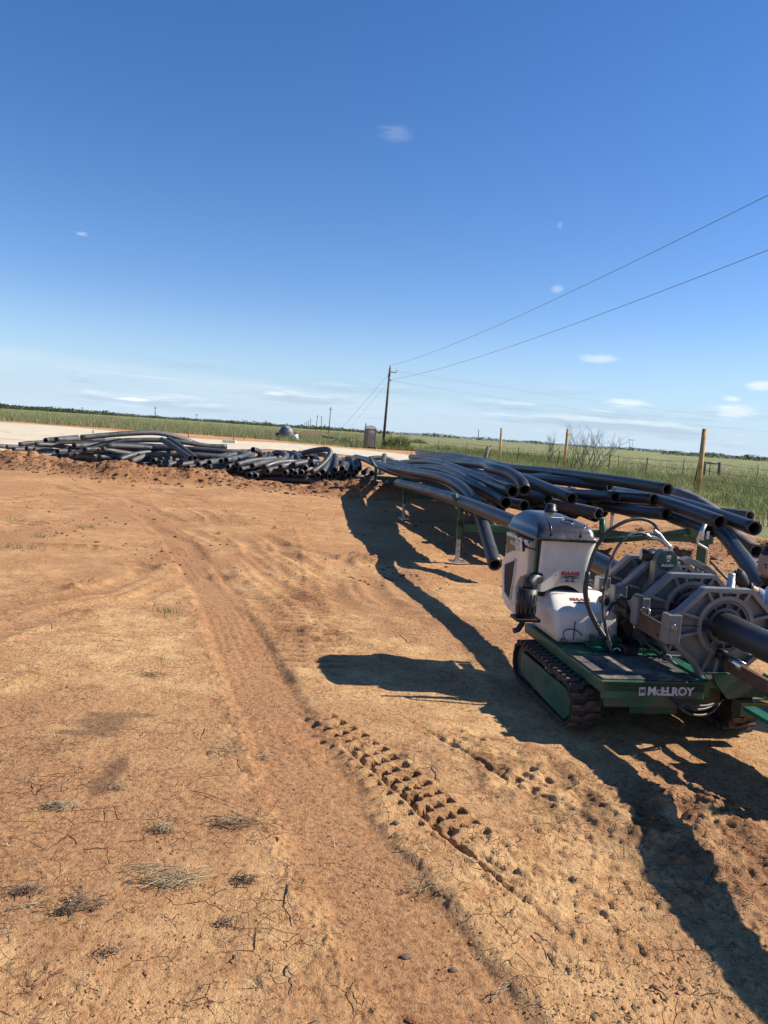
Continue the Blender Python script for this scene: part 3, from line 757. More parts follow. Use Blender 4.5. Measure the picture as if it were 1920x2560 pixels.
dr = MB().box((.02, -.515, 1.06), (.66, .05, 1.72), bev=.02).build('door', M_TOIL, pt)
for z in (.24, .42, .58, 1.28, 1.42): MB().box((.02, -.548, z), (.50, .03, .07), bev=.012).build('rib', M_TOIL, dr)
MB().box((.06, -.549, 1.60), (.40, .018, .24)).build('sign', M_SIGN, dr)
for sx2 in (-.04, .14):
    MB().box((sx2, -.562, 1.57), (.06, .008, .13)).box((sx2, -.562, 1.66), (.05, .008, .04)).build('pictogram', M_BLK, dr)
MB().box((.26, -.555, 1.02), (.06, .05, .14), bev=.01).build('handle', M_BLK, dr)
for sx2 in (-.46, -.36, .42): MB().box((sx2, -.51, 1.05), (.035, .04, 1.75)).build('corner_rib', M_TOIL, pt)
for yy in (-.3, 0, .3): MB().box((-.53, yy, 1.05), (.03, .06, 1.7)).build('side_rib', M_TOIL, pt)
MB().tube([(-.42, .4, 1.9), (-.42, .4, 2.42)], .055, 10).build('vent_pipe', M_BLK, pt)

# surveyors' stakes along the road
M_LATH = mat('pale_lath', (.55, .45, .30), .85)
M_PINK = mat('pink_ribbon', (.62, .28, .24), .7)
def stake(name, u, v, u2, v2, Y, r, mt, lb, cat='stake', grp='stakes along the road', square=False):
    b = at(u, v, Y); t = at(u2, v2, Y); b = Vector((b.x, Y, min(b.z, .02) - .1)); p0 = Vector((b.x, b.y, 0))
    m_ = MB().tube([b - p0, t - p0], r, 4 if square else 6)
    o = m_.build(name, mt, None, lb, cat, grp); o.location = p0; return o
stake('survey_stake', 583, 1110, 585, 1067, 66, .035, M_OLDWOOD, 'tall thin dark stake by the white board at the near edge of the road')
stake('survey_stake', 610, 1102, 611, 1064, 74, .03, M_OLDWOOD, 'tall thin dark stake right of the white board, on the far side of the road')
stake('survey_stake', 471, 1100, 471, 1079, 68, .035, M_RUST, 'short brown stake standing behind the right slope of the pipe heap')
stake('survey_stake', 232, 1089, 233, 1075, 60, .045, M_RUST, 'short rust brown stake at the road left of the heap top')
stake('survey_stake', 878, 1122, 879, 1098, 76, .035, M_LATH, 'left of two pale laths in the grass left of the toilet', grp='stakes along the road')
stake('survey_stake', 885, 1123, 885.7, 1098, 76, .035, M_LATH, 'right of two pale laths in the grass left of the toilet', grp='stakes along the road')
fs = empty('flagged_stake', gnd(1028, 1136), 0, 'short stake with a pink ribbon at the mouth of the red side track', 'stake', 'stakes along the road')
MB().tube([(0, 0, -.1), (.08, 0, .62)], .022, 6).build('rod', M_RUST, fs)
MB().prism([(.08, .62), (.28, .56), (.50, .42), (.42, .36), (.22, .48), (.08, .50)], 'y', -.01, .01).build('ribbon', M_PINK, fs)
wb = gnd(573, 1108); tag(MB().box((wb.x, wb.y, .12), (1.0, .3, .22)).build('white_board', mat('white_board_paint', (.66, .60, .48), .8)), 'flat pale board lying at the near edge of the gravel road', 'board')
lg = gnd(836, 1106)
tag(MB().tube([(lg.x - 2.2, lg.y + 8, .55), (lg.x - .3, lg.y + 7.6, .38), (lg.x + 2.0, lg.y + 7.2, .25)], [.10, .14, .07], 8).build('fallen_log', M_POLE), 'dark fallen log lying in the grass left of the toilet', 'log')

# dark rounded machine parked by the far edge of the road, and a white drum
jb = gnd(714, 1097)
jm = empty('covered_machine', jb, 0, 'dark grey dome-shaped covered machine with black wheels in the grass beyond the road', 'machine')
M_TARP = mat('grey_tarpaulin', (.10, .10, .115), .5, var=.5, vscale=2)
rings = []
for z, a, b in ((.15, .95, .8), (.5, 1.02, .85), (.95, .92, .8), (1.35, .70, .6), (1.62, .42, .4), (1.72, .12, .12)):
    rings.append([(math.cos(2 * math.pi * i / 18) * a * (1 + .05 * math.sin(3 * i)) + .05 * z, math.sin(2 * math.pi * i / 18) * b, z) for i in range(18)])
MB().loft(rings).build('tarpaulin', M_TARP, jm)
MB().box((.18, -.4, 1.45), (.32, .3, .22), rot=Matrix.Rotation(.5, 3, 'X'), bev=.04).build('white_panel', M_SIGN, jm)
for xx, yy in ((-1.15, -.1), (-1.05, .3)): MB().tube([(xx - .12, yy, .36), (xx + .12, yy, .36)], .34, 14).build('wheel', M_BLK, jm)
MB().tube([(.9, .2, .9), (1.6, .3, .55), (2.3, .4, .35)], .06, 8).build('drawbar', M_RUST, jm)
for xx in (.05, .2): MB().tube([(xx, 0, 1.6), (xx - .04, 0, 1.98)], .04, 8).build('exhaust', M_BLK, jm)
db = gnd(738, 1103)
dm = MB().tube([(-.3, 0, .35), (.3, 0, .45)], [.30, .36], 14).build('white_drum', mat('white_drum_plastic', (.72, .71, .64), .5), None, 'small white drum lying right of the dome-shaped machine', 'drum'); dm.location = db

# tall new wooden posts
for u, v, u2, v2, Y, w, lb in ((1248, 1160, 1254, 1070, 53.0, .17, 'leftmost and thinnest-looking tall new wooden post behind the rack'), (1408, 1182, 1420, 1073, 45.5, .185, 'middle tall new wooden post, just left of the leafless shrubs'), (1742, 1243, 1762, 1072, 30.0, .20, 'rightmost tall new wooden post, largest of the three, behind the rack')):
    b = at(u, v, Y); t = at(u2, v2, Y); p0 = Vector((b.x, Y, 0))
    m_ = MB().tube([Vector((0, 0, -.3)), t - p0], w / 2, 14, r2=w / 2 * .92)
    o = m_.build('wooden_post', M_PINE, None, lb, 'post', 'tall wooden posts'); o.location = p0

# barbed wire fence: steel T-posts, three wires, wooden brace at the right
fn = empty('barbed_wire_fence', (0, 0, 0), 0, 'rusty barbed wire fence on thin steel posts crossing the pasture behind the verge', 'fence')
tp = [(1095, 1133, 1.2, 0), (1166, 1133, 1.2, .0), (1221, 1152, 1.25, .1), (1291, 1164, 1.25, .1), (1390, 1176, 1.25, .2), (1519, 1184, 1.3, .1), (1612, 1192, 1.2, .1), (1732, 1226, 1.45, .2), (1980, 1262, 1.3, .1)]
tops = []
for u, v, hh, ln in tp:
    b = gnd(u, v); b.z = 0
    MB().box((0, 0, hh / 2 - .1), (.045, .045, hh + .2)).box((0, .03, hh / 2 - .1), (.012, .05, hh + .2)).build('steel_post', M_RUST, fn)
    o = fn.children[-1] if False else COL.objects[-1]
    o.location = b; o.rotation_euler = (0, ln * .5, 0); tops.append((b, hh, ln * .5))
for k, f_ in enumerate((.92, .66, .40, .18)):
    pts = []
    for (b, hh, ln), (b2, hh2, ln2) in zip(tops[:-1], tops[1:]):
        for i in range(4):
            t = i / 4; z = (hh * (1 - t) + hh2 * t) * f_
            pts.append(b.lerp(b2, t) + Vector((math.tan(ln) * z, 0, z - .06 * math.sin(math.pi * t))))
    MB().tube(pts, .008, 4).build('wire', M_RUST, fn)
hf = empty('brace_fence', gnd(1785, 1215), 0, 'old wooden H-brace with a rail in the far pasture right of the rightmost tall post', 'fence')
Yh = 62
for u, v, v2, r_ in ((1761, 1178, 1155, .08), (1797, 1183, 1155, .13), (1773, 1183, 1153, .04)):
    b = at(u, v, Yh); t = at(u, v2, Yh)
    MB().tube([Vector((b.x, Yh, 0)) - hf.location, Vector((b.x, Yh, max(t.z, 1.0))) - hf.location], r_, 8).build('post', M_OLDWOOD, hf)
a = at(1760, 1157, Yh); b = at(1798, 1160, Yh)
MB().tube([a - hf.location, b - hf.location], .06, 8).build('rail', M_OLDWOOD, hf)
for (u, v, u2, v2, Y, lb) in ((1893, 1185, 1896, 1161, 60, 'thin steel post at the far right of the pasture'), (1546, 1160, 1547, 1138, 66, 'thin lone post beyond the leafless shrubs'), (1707, 1178, 1711, 1146, 55, 'forked dead sapling in the pasture left of the rightmost tall post'), (1206, 1147, 1222, 1117, 47, 'leaning dead trunk in the verge left of the leftmost tall post')):
    stake('old_post', u, v, u2, v2, Y, .035 if Y > 50 else .12, M_OLDWOOD, lb, 'post', 'stray posts in the pasture')

# leafless shrubs
M_BARK = mat('grey_bark', (.105, .085, .070), .9, var=.3)
def shrub(u, v, Y, hgt, seed, lb, lean=0.0, stems=5):
    rs = random.Random(seed); m_ = MB()
    def br(p, d, L, r, dep):
        n = 4; pts = [p]
        for i in range(n):
            d = (d + Vector((rs.uniform(-1, 1), rs.uniform(-1, 1), rs.uniform(-.3, .7))) * .20).normalized(); pts.append(pts[-1] + d * L / n)
        m_.tube(pts, r, 5, r2=r * .45)
        if dep > 0:
            for _ in range(rs.choice((2, 3, 3))):
                k = rs.randint(2, n); nd = (d + Vector((rs.uniform(-1, 1), rs.uniform(-1, 1), rs.uniform(0, .6))) * .75).normalized()
                br(pts[k], nd, L * rs.uniform(.5, .75), r * .5, dep - 1)
    for s in range(stems):
        br(Vector((rs.uniform(-.2, .2), rs.uniform(-.2, .2), -.1)), Vector((rs.uniform(-.6, .6) + lean, rs.uniform(-.5, .5), 1)).normalized(), hgt * rs.uniform(.40, .55), .035, 4)
    b = at(u, v, Y); o = m_.build('leafless_shrub', M_BARK, None, lb, 'shrub', 'leafless shrubs'); o.location = (b.x, Y, 0); return o
shrub(1432, 1150, 48, 3.0, 3, 'leafless grey shrub half hidden behind the middle wooden post')
shrub(1458, 1150, 50, 3.5, 5, 'tallest upright leafless grey shrub right of the middle wooden post', 0, 4)
shrub(1482, 1162, 46, 3.0, 8, 'wide leafless grey shrub, rightmost of the tall ones', .55, 6)
shrub(1372, 1146, 58, 2.4, 13, 'small brown leafless shrub left of the middle wooden post')
shrub(1588, 1170, 44, 1.6, 21, 'low sparse leafless twigs in the verge right of the shrubs', .5, 2)
# ------------------------------------------------------------------ black plastic pipes
def hdpe(name, dust, base=(.020, .021, .024)):
    m = bpy.data.materials.new(name); m.use_nodes = True; T = NT(m.node_tree); bs = T.n['Principled BSDF']
    co = T.new('ShaderNodeTexCoord').outputs['Object']; oi = T.new('ShaderNodeObjectInfo').outputs['Random']
    nz = T.new('ShaderNodeNewGeometry').outputs['Normal']; sp = T.new('ShaderNodeSeparateXYZ'); T.l.new(nz, sp.inputs[0])
    n1 = T.noise(co, 2.2, 7, .7, .5); n2 = T.noise(co, 26, 5, .7)
    f = T.math('MULTIPLY', T.ramp(n1, .28, .72), dust)
    f = T.math('MULTIPLY', f, T.math('ADD', .55, T.math('MULTIPLY', oi, .8)))
    c = T.mix(f, base, (.190, .182, .176))
    c = T.mix(T.math('MULTIPLY', T.ramp(n2, .60, .72), .35 * dust + .06), c, (.30, .25, .20))
    scr = T.ramp(T.noise(T.vmul(co, (40, 3, 40)), 1.0, 2, .5), .66, .72)
    c = T.mix(T.math('MULTIPLY', scr, .18), c, (.20, .20, .21))
    T.put(bs.inputs['Base Color'], c)
    T.put(bs.inputs['Roughness'], T.math('ADD', .36, T.math('MULTIPLY', f, .9), clamp=True))
    T.put(bs.inputs['Normal'], T.bump(n2, .12, .004)); return m
M_PIPE = hdpe('black_pipe_plastic', .13)
M_PIPED = hdpe('dusty_black_pipe_plastic', .42, (.026, .027, .031))
M_STAIN = hdpe('stained_pipe_plastic', .9, (.06, .045, .035))
PR = .079
def pipe(pts, label, group, mt, r=PR, n=16, per=5, rim=True, name='black_pipe', joints=()):
    C = catmull(pts, per); p0 = C[0].copy(); p0.z = 0
    m_ = MB().tube([q - p0 for q in C], r, n, inner=.80)
    for j in joints:
        q = C[min(len(C) - 2, max(1, int(j * (len(C) - 1))))]; t = (C[min(len(C) - 1, C.index(q) + 1)] - q).normalized()
        m_.tube([q - p0 - t * .012, q - p0, q - p0 + t * .012], [r * 1.01, r * 1.09, r * 1.01], n, caps=False)
    o = m_.build(name, mt, None, label, 'pipe', group); o.location = p0; return o

# ---- the heap on the ground. View A / B are two enlarged parts of the photograph; each pipe has a real distance
def vA(x, y): return (x / 3.318, 1060 + y / 3.318)
def vB(x, y): return (400 + x / 3.318, 1060 + y / 3.318)
def vC(x, y): return (850 + x / 4.1475, 1120 + y / 4.1475)
def front(u):
    K = [(-200, 27.5), (0, 25.5), (120, 23.0), (240, 21.6), (400, 21.0), (560, 20.6), (700, 20.8), (880, 21.6), (1000, 22.5)]
    for (a, b), (c, d) in zip(K[:-1], K[1:]):
        if u <= c: return b + (d - b) * (max(u, a) - a) / (c - a)
    return 22.5
def ppt(u, v, Y):
    p = at(u, v, Y)
    if p.z < .085 : p = gnd(u, v, .085)
    return p
HG = 'black pipes heaped on the ground'
def heap(view, pts, dy, label, lift=0.9, mt=None, back=0):
    P = []; u0, v0 = view(*pts[0]); Y0 = front(u0); z0 = at(u0, v0, Y0).z; Y0 += lift * max(0, z0) + back
    L = [0.]
    for a, b in zip(pts[:-1], pts[1:]): L.append(L[-1] + math.dist(a, b))
    for p, l in zip(pts, L):
        u, v = view(*p); P.append(ppt(u, v, Y0 + dy * l / L[-1]))
    return pipe(P, label, HG, mt or M_PIPED)
b_ = 'black heap pipe, '
heap(vA, [(55, 190), (130, 192), (215, 196), (330, 200)], .8, b_ + 'leftmost large open end, lying almost level')
heap(vA, [(-60, 176), (5, 183), (60, 188)], .6, b_ + 'cut off by the left edge of the photo')
heap(vA, [(160, 170), (300, 156), (560, 148), (800, 142), (1000, 132)], 2.5, b_ + 'long straight one running level from its left shoulder', .7)
heap(vA, [(293, 168), (450, 178), (600, 200)], .9, b_ + 'lying just right of the long level one and dipping right')
heap(vA, [(377, 135), (460, 126), (640, 108)], 2.2, b_ + 'smallest far open end on the left skyline', 1.1, back=1)
heap(vA, [(465, 127), (640, 124), (860, 128)], 2, b_ + 'far open end second on the left skyline', 1.0, back=.6)
heap(vA, [(672, 112), (860, 95), (1080, 78), (1300, 74), (1460, 108), (1640, 168), (1800, 220)], 2.6, b_ + 'topmost one arching over the crest of the heap', .5)
heap(vA, [(612, 181), (740, 176), (900, 165)], 1.5, b_ + 'small open end tucked under the topmost arch')
heap(vA, [(885, 181), (1100, 188), (1260, 200), (1410, 218)], 1.2, b_ + 'mid-heap one sloping gently down right below the crest', .6)
heap(vA, [(700, 213), (850, 206), (980, 190), (1150, 175)], 2.2, b_ + 'mid-heap open end left of centre beside a crossing pipe')
heap(vA, [(848, 205), (950, 228), (1050, 244), (1160, 256)], .9, b_ + 'dipping steeply right across the middle')
heap(vA, [(560, 258), (660, 228), (830, 175), (1000, 142), (1150, 134), (1320, 134), (1500, 148), (1640, 170), (1740, 184), (1880, 188)], 2.4, b_ + 'long S-shaped one crossing over the crest with pale right end', .2)
heap(vA, [(217, 201), (300, 210), (430, 214)], .8, b_ + 'left shoulder, third open end from the left')
heap(vA, [(110, 211), (200, 214), (300, 216)], .8, b_ + 'left shoulder, small end low under the leftmost ones')
heap(vA, [(280, 216), (400, 222), (500, 226)], .7, b_ + 'left side, grey one level below the shoulder')
heap(vA, [(475, 228), (560, 224), (680, 214)], 1, b_ + 'left side, end in the gap under the long level one')
heap(vA, [(578, 206), (680, 196), (780, 188)], 1, b_ + 'small end just above the S-shaped one')
heap(vA, [(575, 228), (660, 226), (760, 226)], .7, b_ + 'small end just below the S-shaped one')
heap(vA, [(325, 259), (430, 260), (520, 258)], .6, b_ + 'bottom row at left, large dark end')
heap(vA, [(436, 270), (500, 268), (580, 262)], .6, b_ + 'bottom row at left, smaller end beside the large dark one')
heap(vA, [(490, 266), (600, 248), (720, 207), (830, 185)], 1.8, b_ + 'pale printed one curving up to the right at the left front')
heap(vA, [(618, 255), (700, 260), (800, 266)], .5, b_ + 'front left, level one with a wide open mouth')
heap(vA, [(820, 273), (930, 272), (1040, 272)], .7, b_ + 'front centre-left, dark short one')
heap(vA, [(990, 296), (1100, 258), (1210, 237), (1330, 232)], 1.4, b_ + 'front centre, curving up right beside the stained one')
heap(vA, [(1085, 315), (1200, 268), (1340, 247), (1420, 245)], 1.4, 'black pipe with brown stained flank at the front centre of the ground heap', mt=M_STAIN)
heap(vA, [(775, 308), (900, 298), (1020, 290)], .8, b_ + 'front bottom row, centre-left, half sunk in soil')
heap(vA, [(885, 323), (960, 320), (1020, 316)], .6, b_ + 'front bottom row, small end behind the berm')
heap(vA, [(940, 334), (1010, 332), (1090, 328)], .5, b_ + 'front bottom row, wide one resting behind the berm')
heap(vA, [(1180, 343), (1230, 338), (1300, 326)], .6, b_ + 'front bottom row, under the stained one')
heap(vA, [(1258, 365), (1330, 352), (1400, 338)], .8, b_ + 'lowest front end right of the stained one')
heap(vA, [(1270, 306), (1330, 296), (1410, 282)], 1, b_ + 'front, small pale-rimmed end above the lowest one')
heap(vA, [(1335, 298), (1420, 288), (1520, 272)], 1.1, b_ + 'front centre, end peeping between two pale ones')
heap(vA, [(1322, 321), (1400, 310), (1500, 296)], 1, b_ + 'front centre, end just above a wide one')
heap(vA, [(1325, 346), (1450, 328), (1640, 290), (1760, 262)], 2, b_ + 'front centre, long one rising away to the right')
heap(vA, [(1578, 284), (1500, 230), (1405, 165), (1340, 130)], 1.4, b_ + 'left of two straight ones sliding down the right slope', .3)
heap(vA, [(1618, 284), (1550, 228), (1475, 170), (1400, 125)], 1.4, b_ + 'right of two straight ones sliding down the right slope', .3)
heap(vA, [(1470, 343), (1560, 334), (1680, 312)], 1.2, b_ + 'front, large mouth below the two sliding ones')
heap(vA, [(1560, 362), (1640, 350), (1740, 330)], 1, b_ + 'front row, small mouth left of a pale straight one')
heap(vB, [(262, 384), (400, 366), (520, 345), (640, 310)], 1.8, b_ + 'pale straight one low at the front, right of centre')
heap(vB, [(144, 342), (300, 320), (440, 284), (600, 246), (700, 236)], 2.4, b_ + 'pale one rising right behind the front row', .6)
heap(vB, [(313, 335), (450, 306), (560, 270), (660, 238)], 2.2, b_ + 'pale curved one ending beside a small dark mouth', .6)
heap(vB, [(400, 357), (560, 344), (740, 312), (860, 286)], 1.8, b_ + 'wide-mouthed pale one at the front, right half')
heap(vB, [(332, 381), (420, 374), (520, 360)], .8, b_ + 'front row, dark mouth below the wide-mouthed pale one')
heap(vB, [(408, 322), (480, 308), (560, 290)], 1.1, b_ + 'small dark mouth behind the wide-mouthed pale one')
heap(vB, [(505, 310), (590, 294), (680, 270)], 1.2, b_ + 'small dark mouth just left of a curved grey one')
heap(vB, [(547, 302), (680, 272), (740, 244), (750, 228)], 1.8, b_ + 'grey one bending upward at the back of the right half')
heap(vB, [(633, 338), (760, 306), (880, 292), (960, 288)], 1.5, b_ + 'right half, smooth grey one with round mouth at left')
heap(vB, [(762, 348), (880, 316), (1000, 302), (1040, 270), (1010, 243), (958, 238)], 2.6, b_ + 'hooked one turning back on itself like a cane', .3)
heap(vB, [(860, 358), (970, 322), (1090, 312), (1180, 322)], 1.2, b_ + 'right half, pale one just below the cane-shaped one')
heap(vB, [(995, 357), (1090, 332), (1180, 315), (1270, 312)], 1.1, b_ + 'right half, mouth just left of the largest pale straight one')
heap(vB, [(1103, 338), (1200, 318), (1290, 312), (1330, 326)], 1.0, b_ + 'right half, short straight one with a wide mouth')
heap(vB, [(1258, 335), (1300, 344), (1330, 352)], .8, b_ + 'stub mouth just left of the big loop')
heap(vB, [(888, 393), (960, 372), (1040, 355)], .9, b_ + 'right half, low grey one under the pale row')
heap(vB, [(740, 426), (770, 412), (820, 400)], 1.2, b_ + 'lowest of all, left of two ends in deep shade')
heap(vB, [(788, 431), (830, 412), (880, 396)], 1.2, b_ + 'lowest of all, right of two ends in deep shade')
heap(vB, [(557, 354), (640, 348), (740, 336)], 1.0, b_ + 'shaded mouth under the wide-mouthed pale one')
heap(vB, [(665, 378), (740, 366), (820, 352)], 1.1, b_ + 'shaded mouth low between two pale ones')
heap(vB, [(770, 213), (808, 222), (832, 244), (820, 280), (760, 300)], 1.0, b_ + 'short hook standing up at the back of the heap', 1.2)
heap(vB, [(1257, 402), (1330, 352), (1390, 290), (1412, 240), (1385, 212), (1300, 216), (1190, 240)], 1.4, b_ + 'big loop bent right over at the right end', .2)
heap(vB, [(1407, 438), (1412, 385), (1420, 330), (1440, 285)], 1.6, b_ + 'right end, one pointing straight at the viewer, lowest mouth', .5)
heap(vB, [(1450, 384), (1458, 335), (1462, 285), (1450, 262)], 1.6, b_ + 'right end, upright-looking one behind the big loop', .5)
heap(vB, [(1473, 420), (1520, 378), (1538, 335), (1490, 318)], 1.5, b_ + 'right end, bowed one like a letter C', .4)
heap(vB, [(1350, 400), (1385, 350), (1400, 300), (1402, 262)], 1.7, b_ + 'right end, mouth directly under the big loop')
heap(vB, [(1202, 367), (1225, 345), (1260, 330)], 1.0, b_ + 'right end, dark mouth below the short straight one')
heap(vB, [(1120, 412), (1150, 376), (1175, 352)], 1.2, b_ + 'right end, short pale one between dark mouths')
heap(vB, [(1035, 405), (1075, 382), (1120, 358)], 1.2, b_ + 'right end, first small mouth of the lower row')
heap(vB, [(1085, 392), (1120, 366), (1160, 344)], 1.4, b_ + 'right end, second small mouth of the lower row', 1.2)
heap(vB, [(1170, 405), (1190, 376), (1210, 350)], 1.3, b_ + 'right end, third small mouth of the lower row')
heap(vB, [(1310, 428), (1320, 395), (1345, 365)], 1.2, b_ + 'right end, dark mouth at soil level below the big loop')
heap(vB, [(1560, 422), (1590, 388), (1600, 350), (1610, 320)], 1.6, b_ + 'right end, small mouth left of a crook-shaped one')
heap(vB, [(1604, 426), (1625, 398), (1640, 370)], 1.2, b_ + 'right end, small mouth right of the crook-shaped one')
heap(vB, [(1630, 396), (1615, 345), (1595, 302), (1560, 288)], 1.4, b_ + 'right end, crook-shaped one bending left at its top', .4)
# arched tails at the back of the right half
tails = [[(560, 262), (600, 244), (650, 236)], [(600, 280), (660, 250), (705, 230)], [(630, 290), (700, 258), (738, 228)], [(680, 292), (755, 262), (775, 232)], [(850, 290), (880, 270), (870, 250)],
         [(900, 285), (918, 262), (905, 246)], [(1035, 290), (1052, 262), (1030, 240)], [(1062, 320), (1092, 290), (1110, 268), (1085, 262), (1070, 285)], [(1150, 310), (1140, 275), (1110, 250), (1062, 240)], [(1188, 296), (1160, 266), (1130, 246), (1108, 236)],
         [(1205, 280), (1190, 256), (1162, 240)], [(1262, 282), (1248, 262), (1212, 254)], [(1305, 300), (1290, 275), (1260, 272)], [(945, 290), (975, 262), (940, 244)], [(1380, 300), (1375, 262), (1330, 252), (1270, 250)]]
ORD = ['leftmost', 'second from left', 'third from left', 'fourth from left', 'fifth from left', 'sixth from left', 'seventh from left', 'middle one', 'seventh from right', 'sixth from right', 'fifth from right', 'fourth from right', 'third from right', 'second from right', 'rightmost']
for k, t in enumerate(sorted(tails, key=lambda q: sum(p[0] for p in q) / len(q))):
    heap(vB, t, 1.2, 'black pipe tail arching at the back of the heap, ' + ORD[k] + ' of the row', 0.0, back=2.2)
# far end near the stands
vend = [([(170, 247), (155, 190), (130, 150), (92, 112)], 'pointing at the viewer, left of the first stand'), ([(245, 256), (270, 240), (300, 222)], 'wide mouth just left of the first stand leg'),
        ([(88, 284), (100, 250), (118, 205), (100, 180)], 'small mouth at the foot of the weeds near the stands'), ([(136, 286), (150, 262), (160, 235)], 'small mouth beside the weeds near the stands'),
        ([(300, 302), (320, 285), (345, 262)], 'lone mouth at soil level left of the first stand leg'), ([(200, 215), (205, 185), (190, 150), (178, 142)], 'short bowed one just left of the first stand'),
        ([(440, 190), (450, 140), (460, 78)], 'pale straight one standing out behind the first stand'), ([(20, 215), (40, 180), (30, 168), (0, 165)], 'looped one left of the weeds near the stands'),
        ([(55, 255), (85, 215), (90, 170), (70, 138)], 'bowed one second left of the weeds near the stands'), ([(330, 262), (380, 255), (440, 250)], 'dark mouth behind the first stand leg'),
        ([(445, 365), (470, 355), (500, 345)], 'single low mouth under the beam of the far stand')]
for k, (t, lb) in enumerate(vend):
    P_l = []
    Y0 = 21.5 if k != 10 else 20.0
    for i, p in enumerate(t): u, v = vC(*p); P_l.append(ppt(u, v, Y0 + .6 * i + (1.5 if k == 6 else 0)))
    pipe(P_l, b_ + lb, HG, M_PIPED)
for t, dY, lb in (([(60, 110), (150, 100), (250, 112), (330, 120), (420, 150)], 25.5, 'dark long one lying behind the far stand'), ([(300, 112), (380, 102), (460, 108), (540, 128), (590, 160)], 25.0, 'dark low arch visible between the stand arms'), ([(-60, 120), (0, 125), (60, 118), (140, 128)], 25.5, 'dark one behind the looped one near the stands')):
    pipe([ppt(*vC(*p), dY + .1 * i) for i, p in enumerate(t)], b_ + lb, HG, M_PIPED)
# buried body of the heap: long pipes lying under the ones described above
rs = random.Random(5)
for k in range(112):
    t = rs.random() if k > 40 else k / 40; x0 = -11.8 + 10.6 * t + rs.uniform(-.3, .3)
    hmax = .22 + .62 * math.exp(-((t - .40) / .22) ** 2) + .18 * math.exp(-((t - .80) / .12) ** 2)
    lay = rs.randrange(max(1, int(hmax / .15))); z = .085 + .15 * lay
    yf = front(960 + x0 / 22.5 * FPX); y0 = yf + .45 + .9 * z + rs.uniform(0, 1.5 - .8 * z)
    ang = rs.uniform(-.12, .30) + (.95 * max(0, (t - .50) / .50)); L = rs.uniform(2.4, 4.4) * (1 - .45 * t); bow = rs.uniform(-.45, .45)
    dx, dy = math.cos(ang), math.sin(ang); pts = []
    for i in range(5):
        q = i / 4; pts.append((x0 + dx * L * q - dy * bow * math.sin(math.pi * q), y0 + dy * L * q * .55 + dx * bow * math.sin(math.pi * q), z + .05 * math.sin(math.pi * q)))
    pipe(pts, 'black pipe lying buried inside the ground heap with only short stretches showing', HG, M_PIPED, n=12, per=3)

# ---- pipes on the stands
def v3(x, y): return (700 + x / 2.765, 1040 + y / 2.765)
def v4(x, y): return (1200 + x / 2.304, 1040 + y / 2.304)
RG_ = 'black pipes lying on the green stands'
r_ = 'black stand pipe, '
def rack(pts, label, mt=None, joints=()):
    P = [at(*f(x, y), Y) for f, x, y, Y in pts]
    for p in P:
        if p.z < .085: p.z = .085
    return pipe(P, label, RG_, mt or M_PIPE, per=6, n=20, joints=joints)
rack([(v3, 522, 282, 24), (v3, 600, 305, 21.5), (v3, 740, 372, 18.5), (v3, 900, 414, 15.5), (v3, 1060, 440, 13.2), (v3, 1180, 486, 11.8), (v3, 1260, 560, 10.9), (v3, 1330, 640, 10.2)], r_ + 'jointed one dipping behind the one fed to the machine', joints=(.33,))
rack([(v3, 590, 296, 24.5), (v3, 730, 350, 19), (v3, 900, 385, 15), (v3, 1100, 420, 12.2), (v3, 1250, 490, 10.8), (v3, 1350, 600, 10.0), (v3, 1400, 740, 9.5), (v3, 1445, 890, 9.1), (v3, 1487, 1030, 8.7)], r_ + 'pale one curling down with its open end near the ground')
rack([(v3, 750, 325, 21), (v3, 900, 355, 17.5), (v3, 1060, 362, 15), (v3, 1200, 400, 13), (v3, 1340, 475, 11.4), (v3, 1500, 560, 10.4), (v4, 150, 500, 9.9)], r_ + 'jointed one whose mouth shows behind the machine hood at left', joints=(.22,))
rack([(v3, 840, 322, 23), (v3, 1000, 316, 18.5), (v3, 1140, 338, 15.5), (v3, 1300, 400, 12.8), (v3, 1450, 465, 11.2), (v3, 1612, 522, 9.9)], r_ + 'jointed one with a mouth left of the drooping one', joints=(.42,))
rack([(v3, 905, 283, 23), (v3, 1050, 295, 19), (v3, 1200, 318, 16), (v3, 1400, 336, 13), (v4, 60, 300, 11), (v4, 170, 332, 10.2), (v4, 235, 380, 9.7), (v4, 257, 428, 9.5)], r_ + 'drooping one whose end bends down towards the viewer')
rack([(v3, 950, 250, 26), (v3, 1200, 283, 20), (v3, 1400, 320, 16.5), (v4, 120, 312, 13.5), (v4, 300, 380, 11.8), (v4, 420, 430, 10.8), (v4, 532, 476, 10.1)], r_ + 'one with its mouth in the centre below the highest row')
rack([(v3, 1160, 262, 28), (v3, 1400, 310, 21), (v4, 180, 298, 16), (v4, 400, 322, 13.6), (v4, 700, 362, 11.4), (v4, 900, 392, 10.4), (v4, 1082, 424, 9.7)], r_ + 'long highest back one, its mouth before the tallest post')
rack([(v4, -60, 262, 24), (v4, 120, 300, 18.5), (v4, 280, 335, 15), (v4, 420, 358, 13)], r_ + 'thin-looking one at the very back, seen only at left')
rack([(v4, 230, 352, 14.5), (v4, 400, 366, 13), (v4, 600, 388, 12), (v4, 750, 407, 11.6)], r_ + 'short-looking one with its mouth just under the highest back pipe')
rack([(v4, 440, 448, 12.6), (v4, 600, 454, 11.6), (v4, 783, 468, 10.6)], r_ + 'one in deep shade, mouth left of centre gap')
rack([(v4, 640, 456, 11.8), (v4, 830, 468, 10.8), (v4, 1003, 480, 10.2)], r_ + 'one in deep shade, mouth under the large back mouth')
rack([(v4, 600, 450, 13), (v4, 720, 470, 12), (v4, 845, 486, 11.2)], r_ + 'shaded one whose small mouth hides between two others')
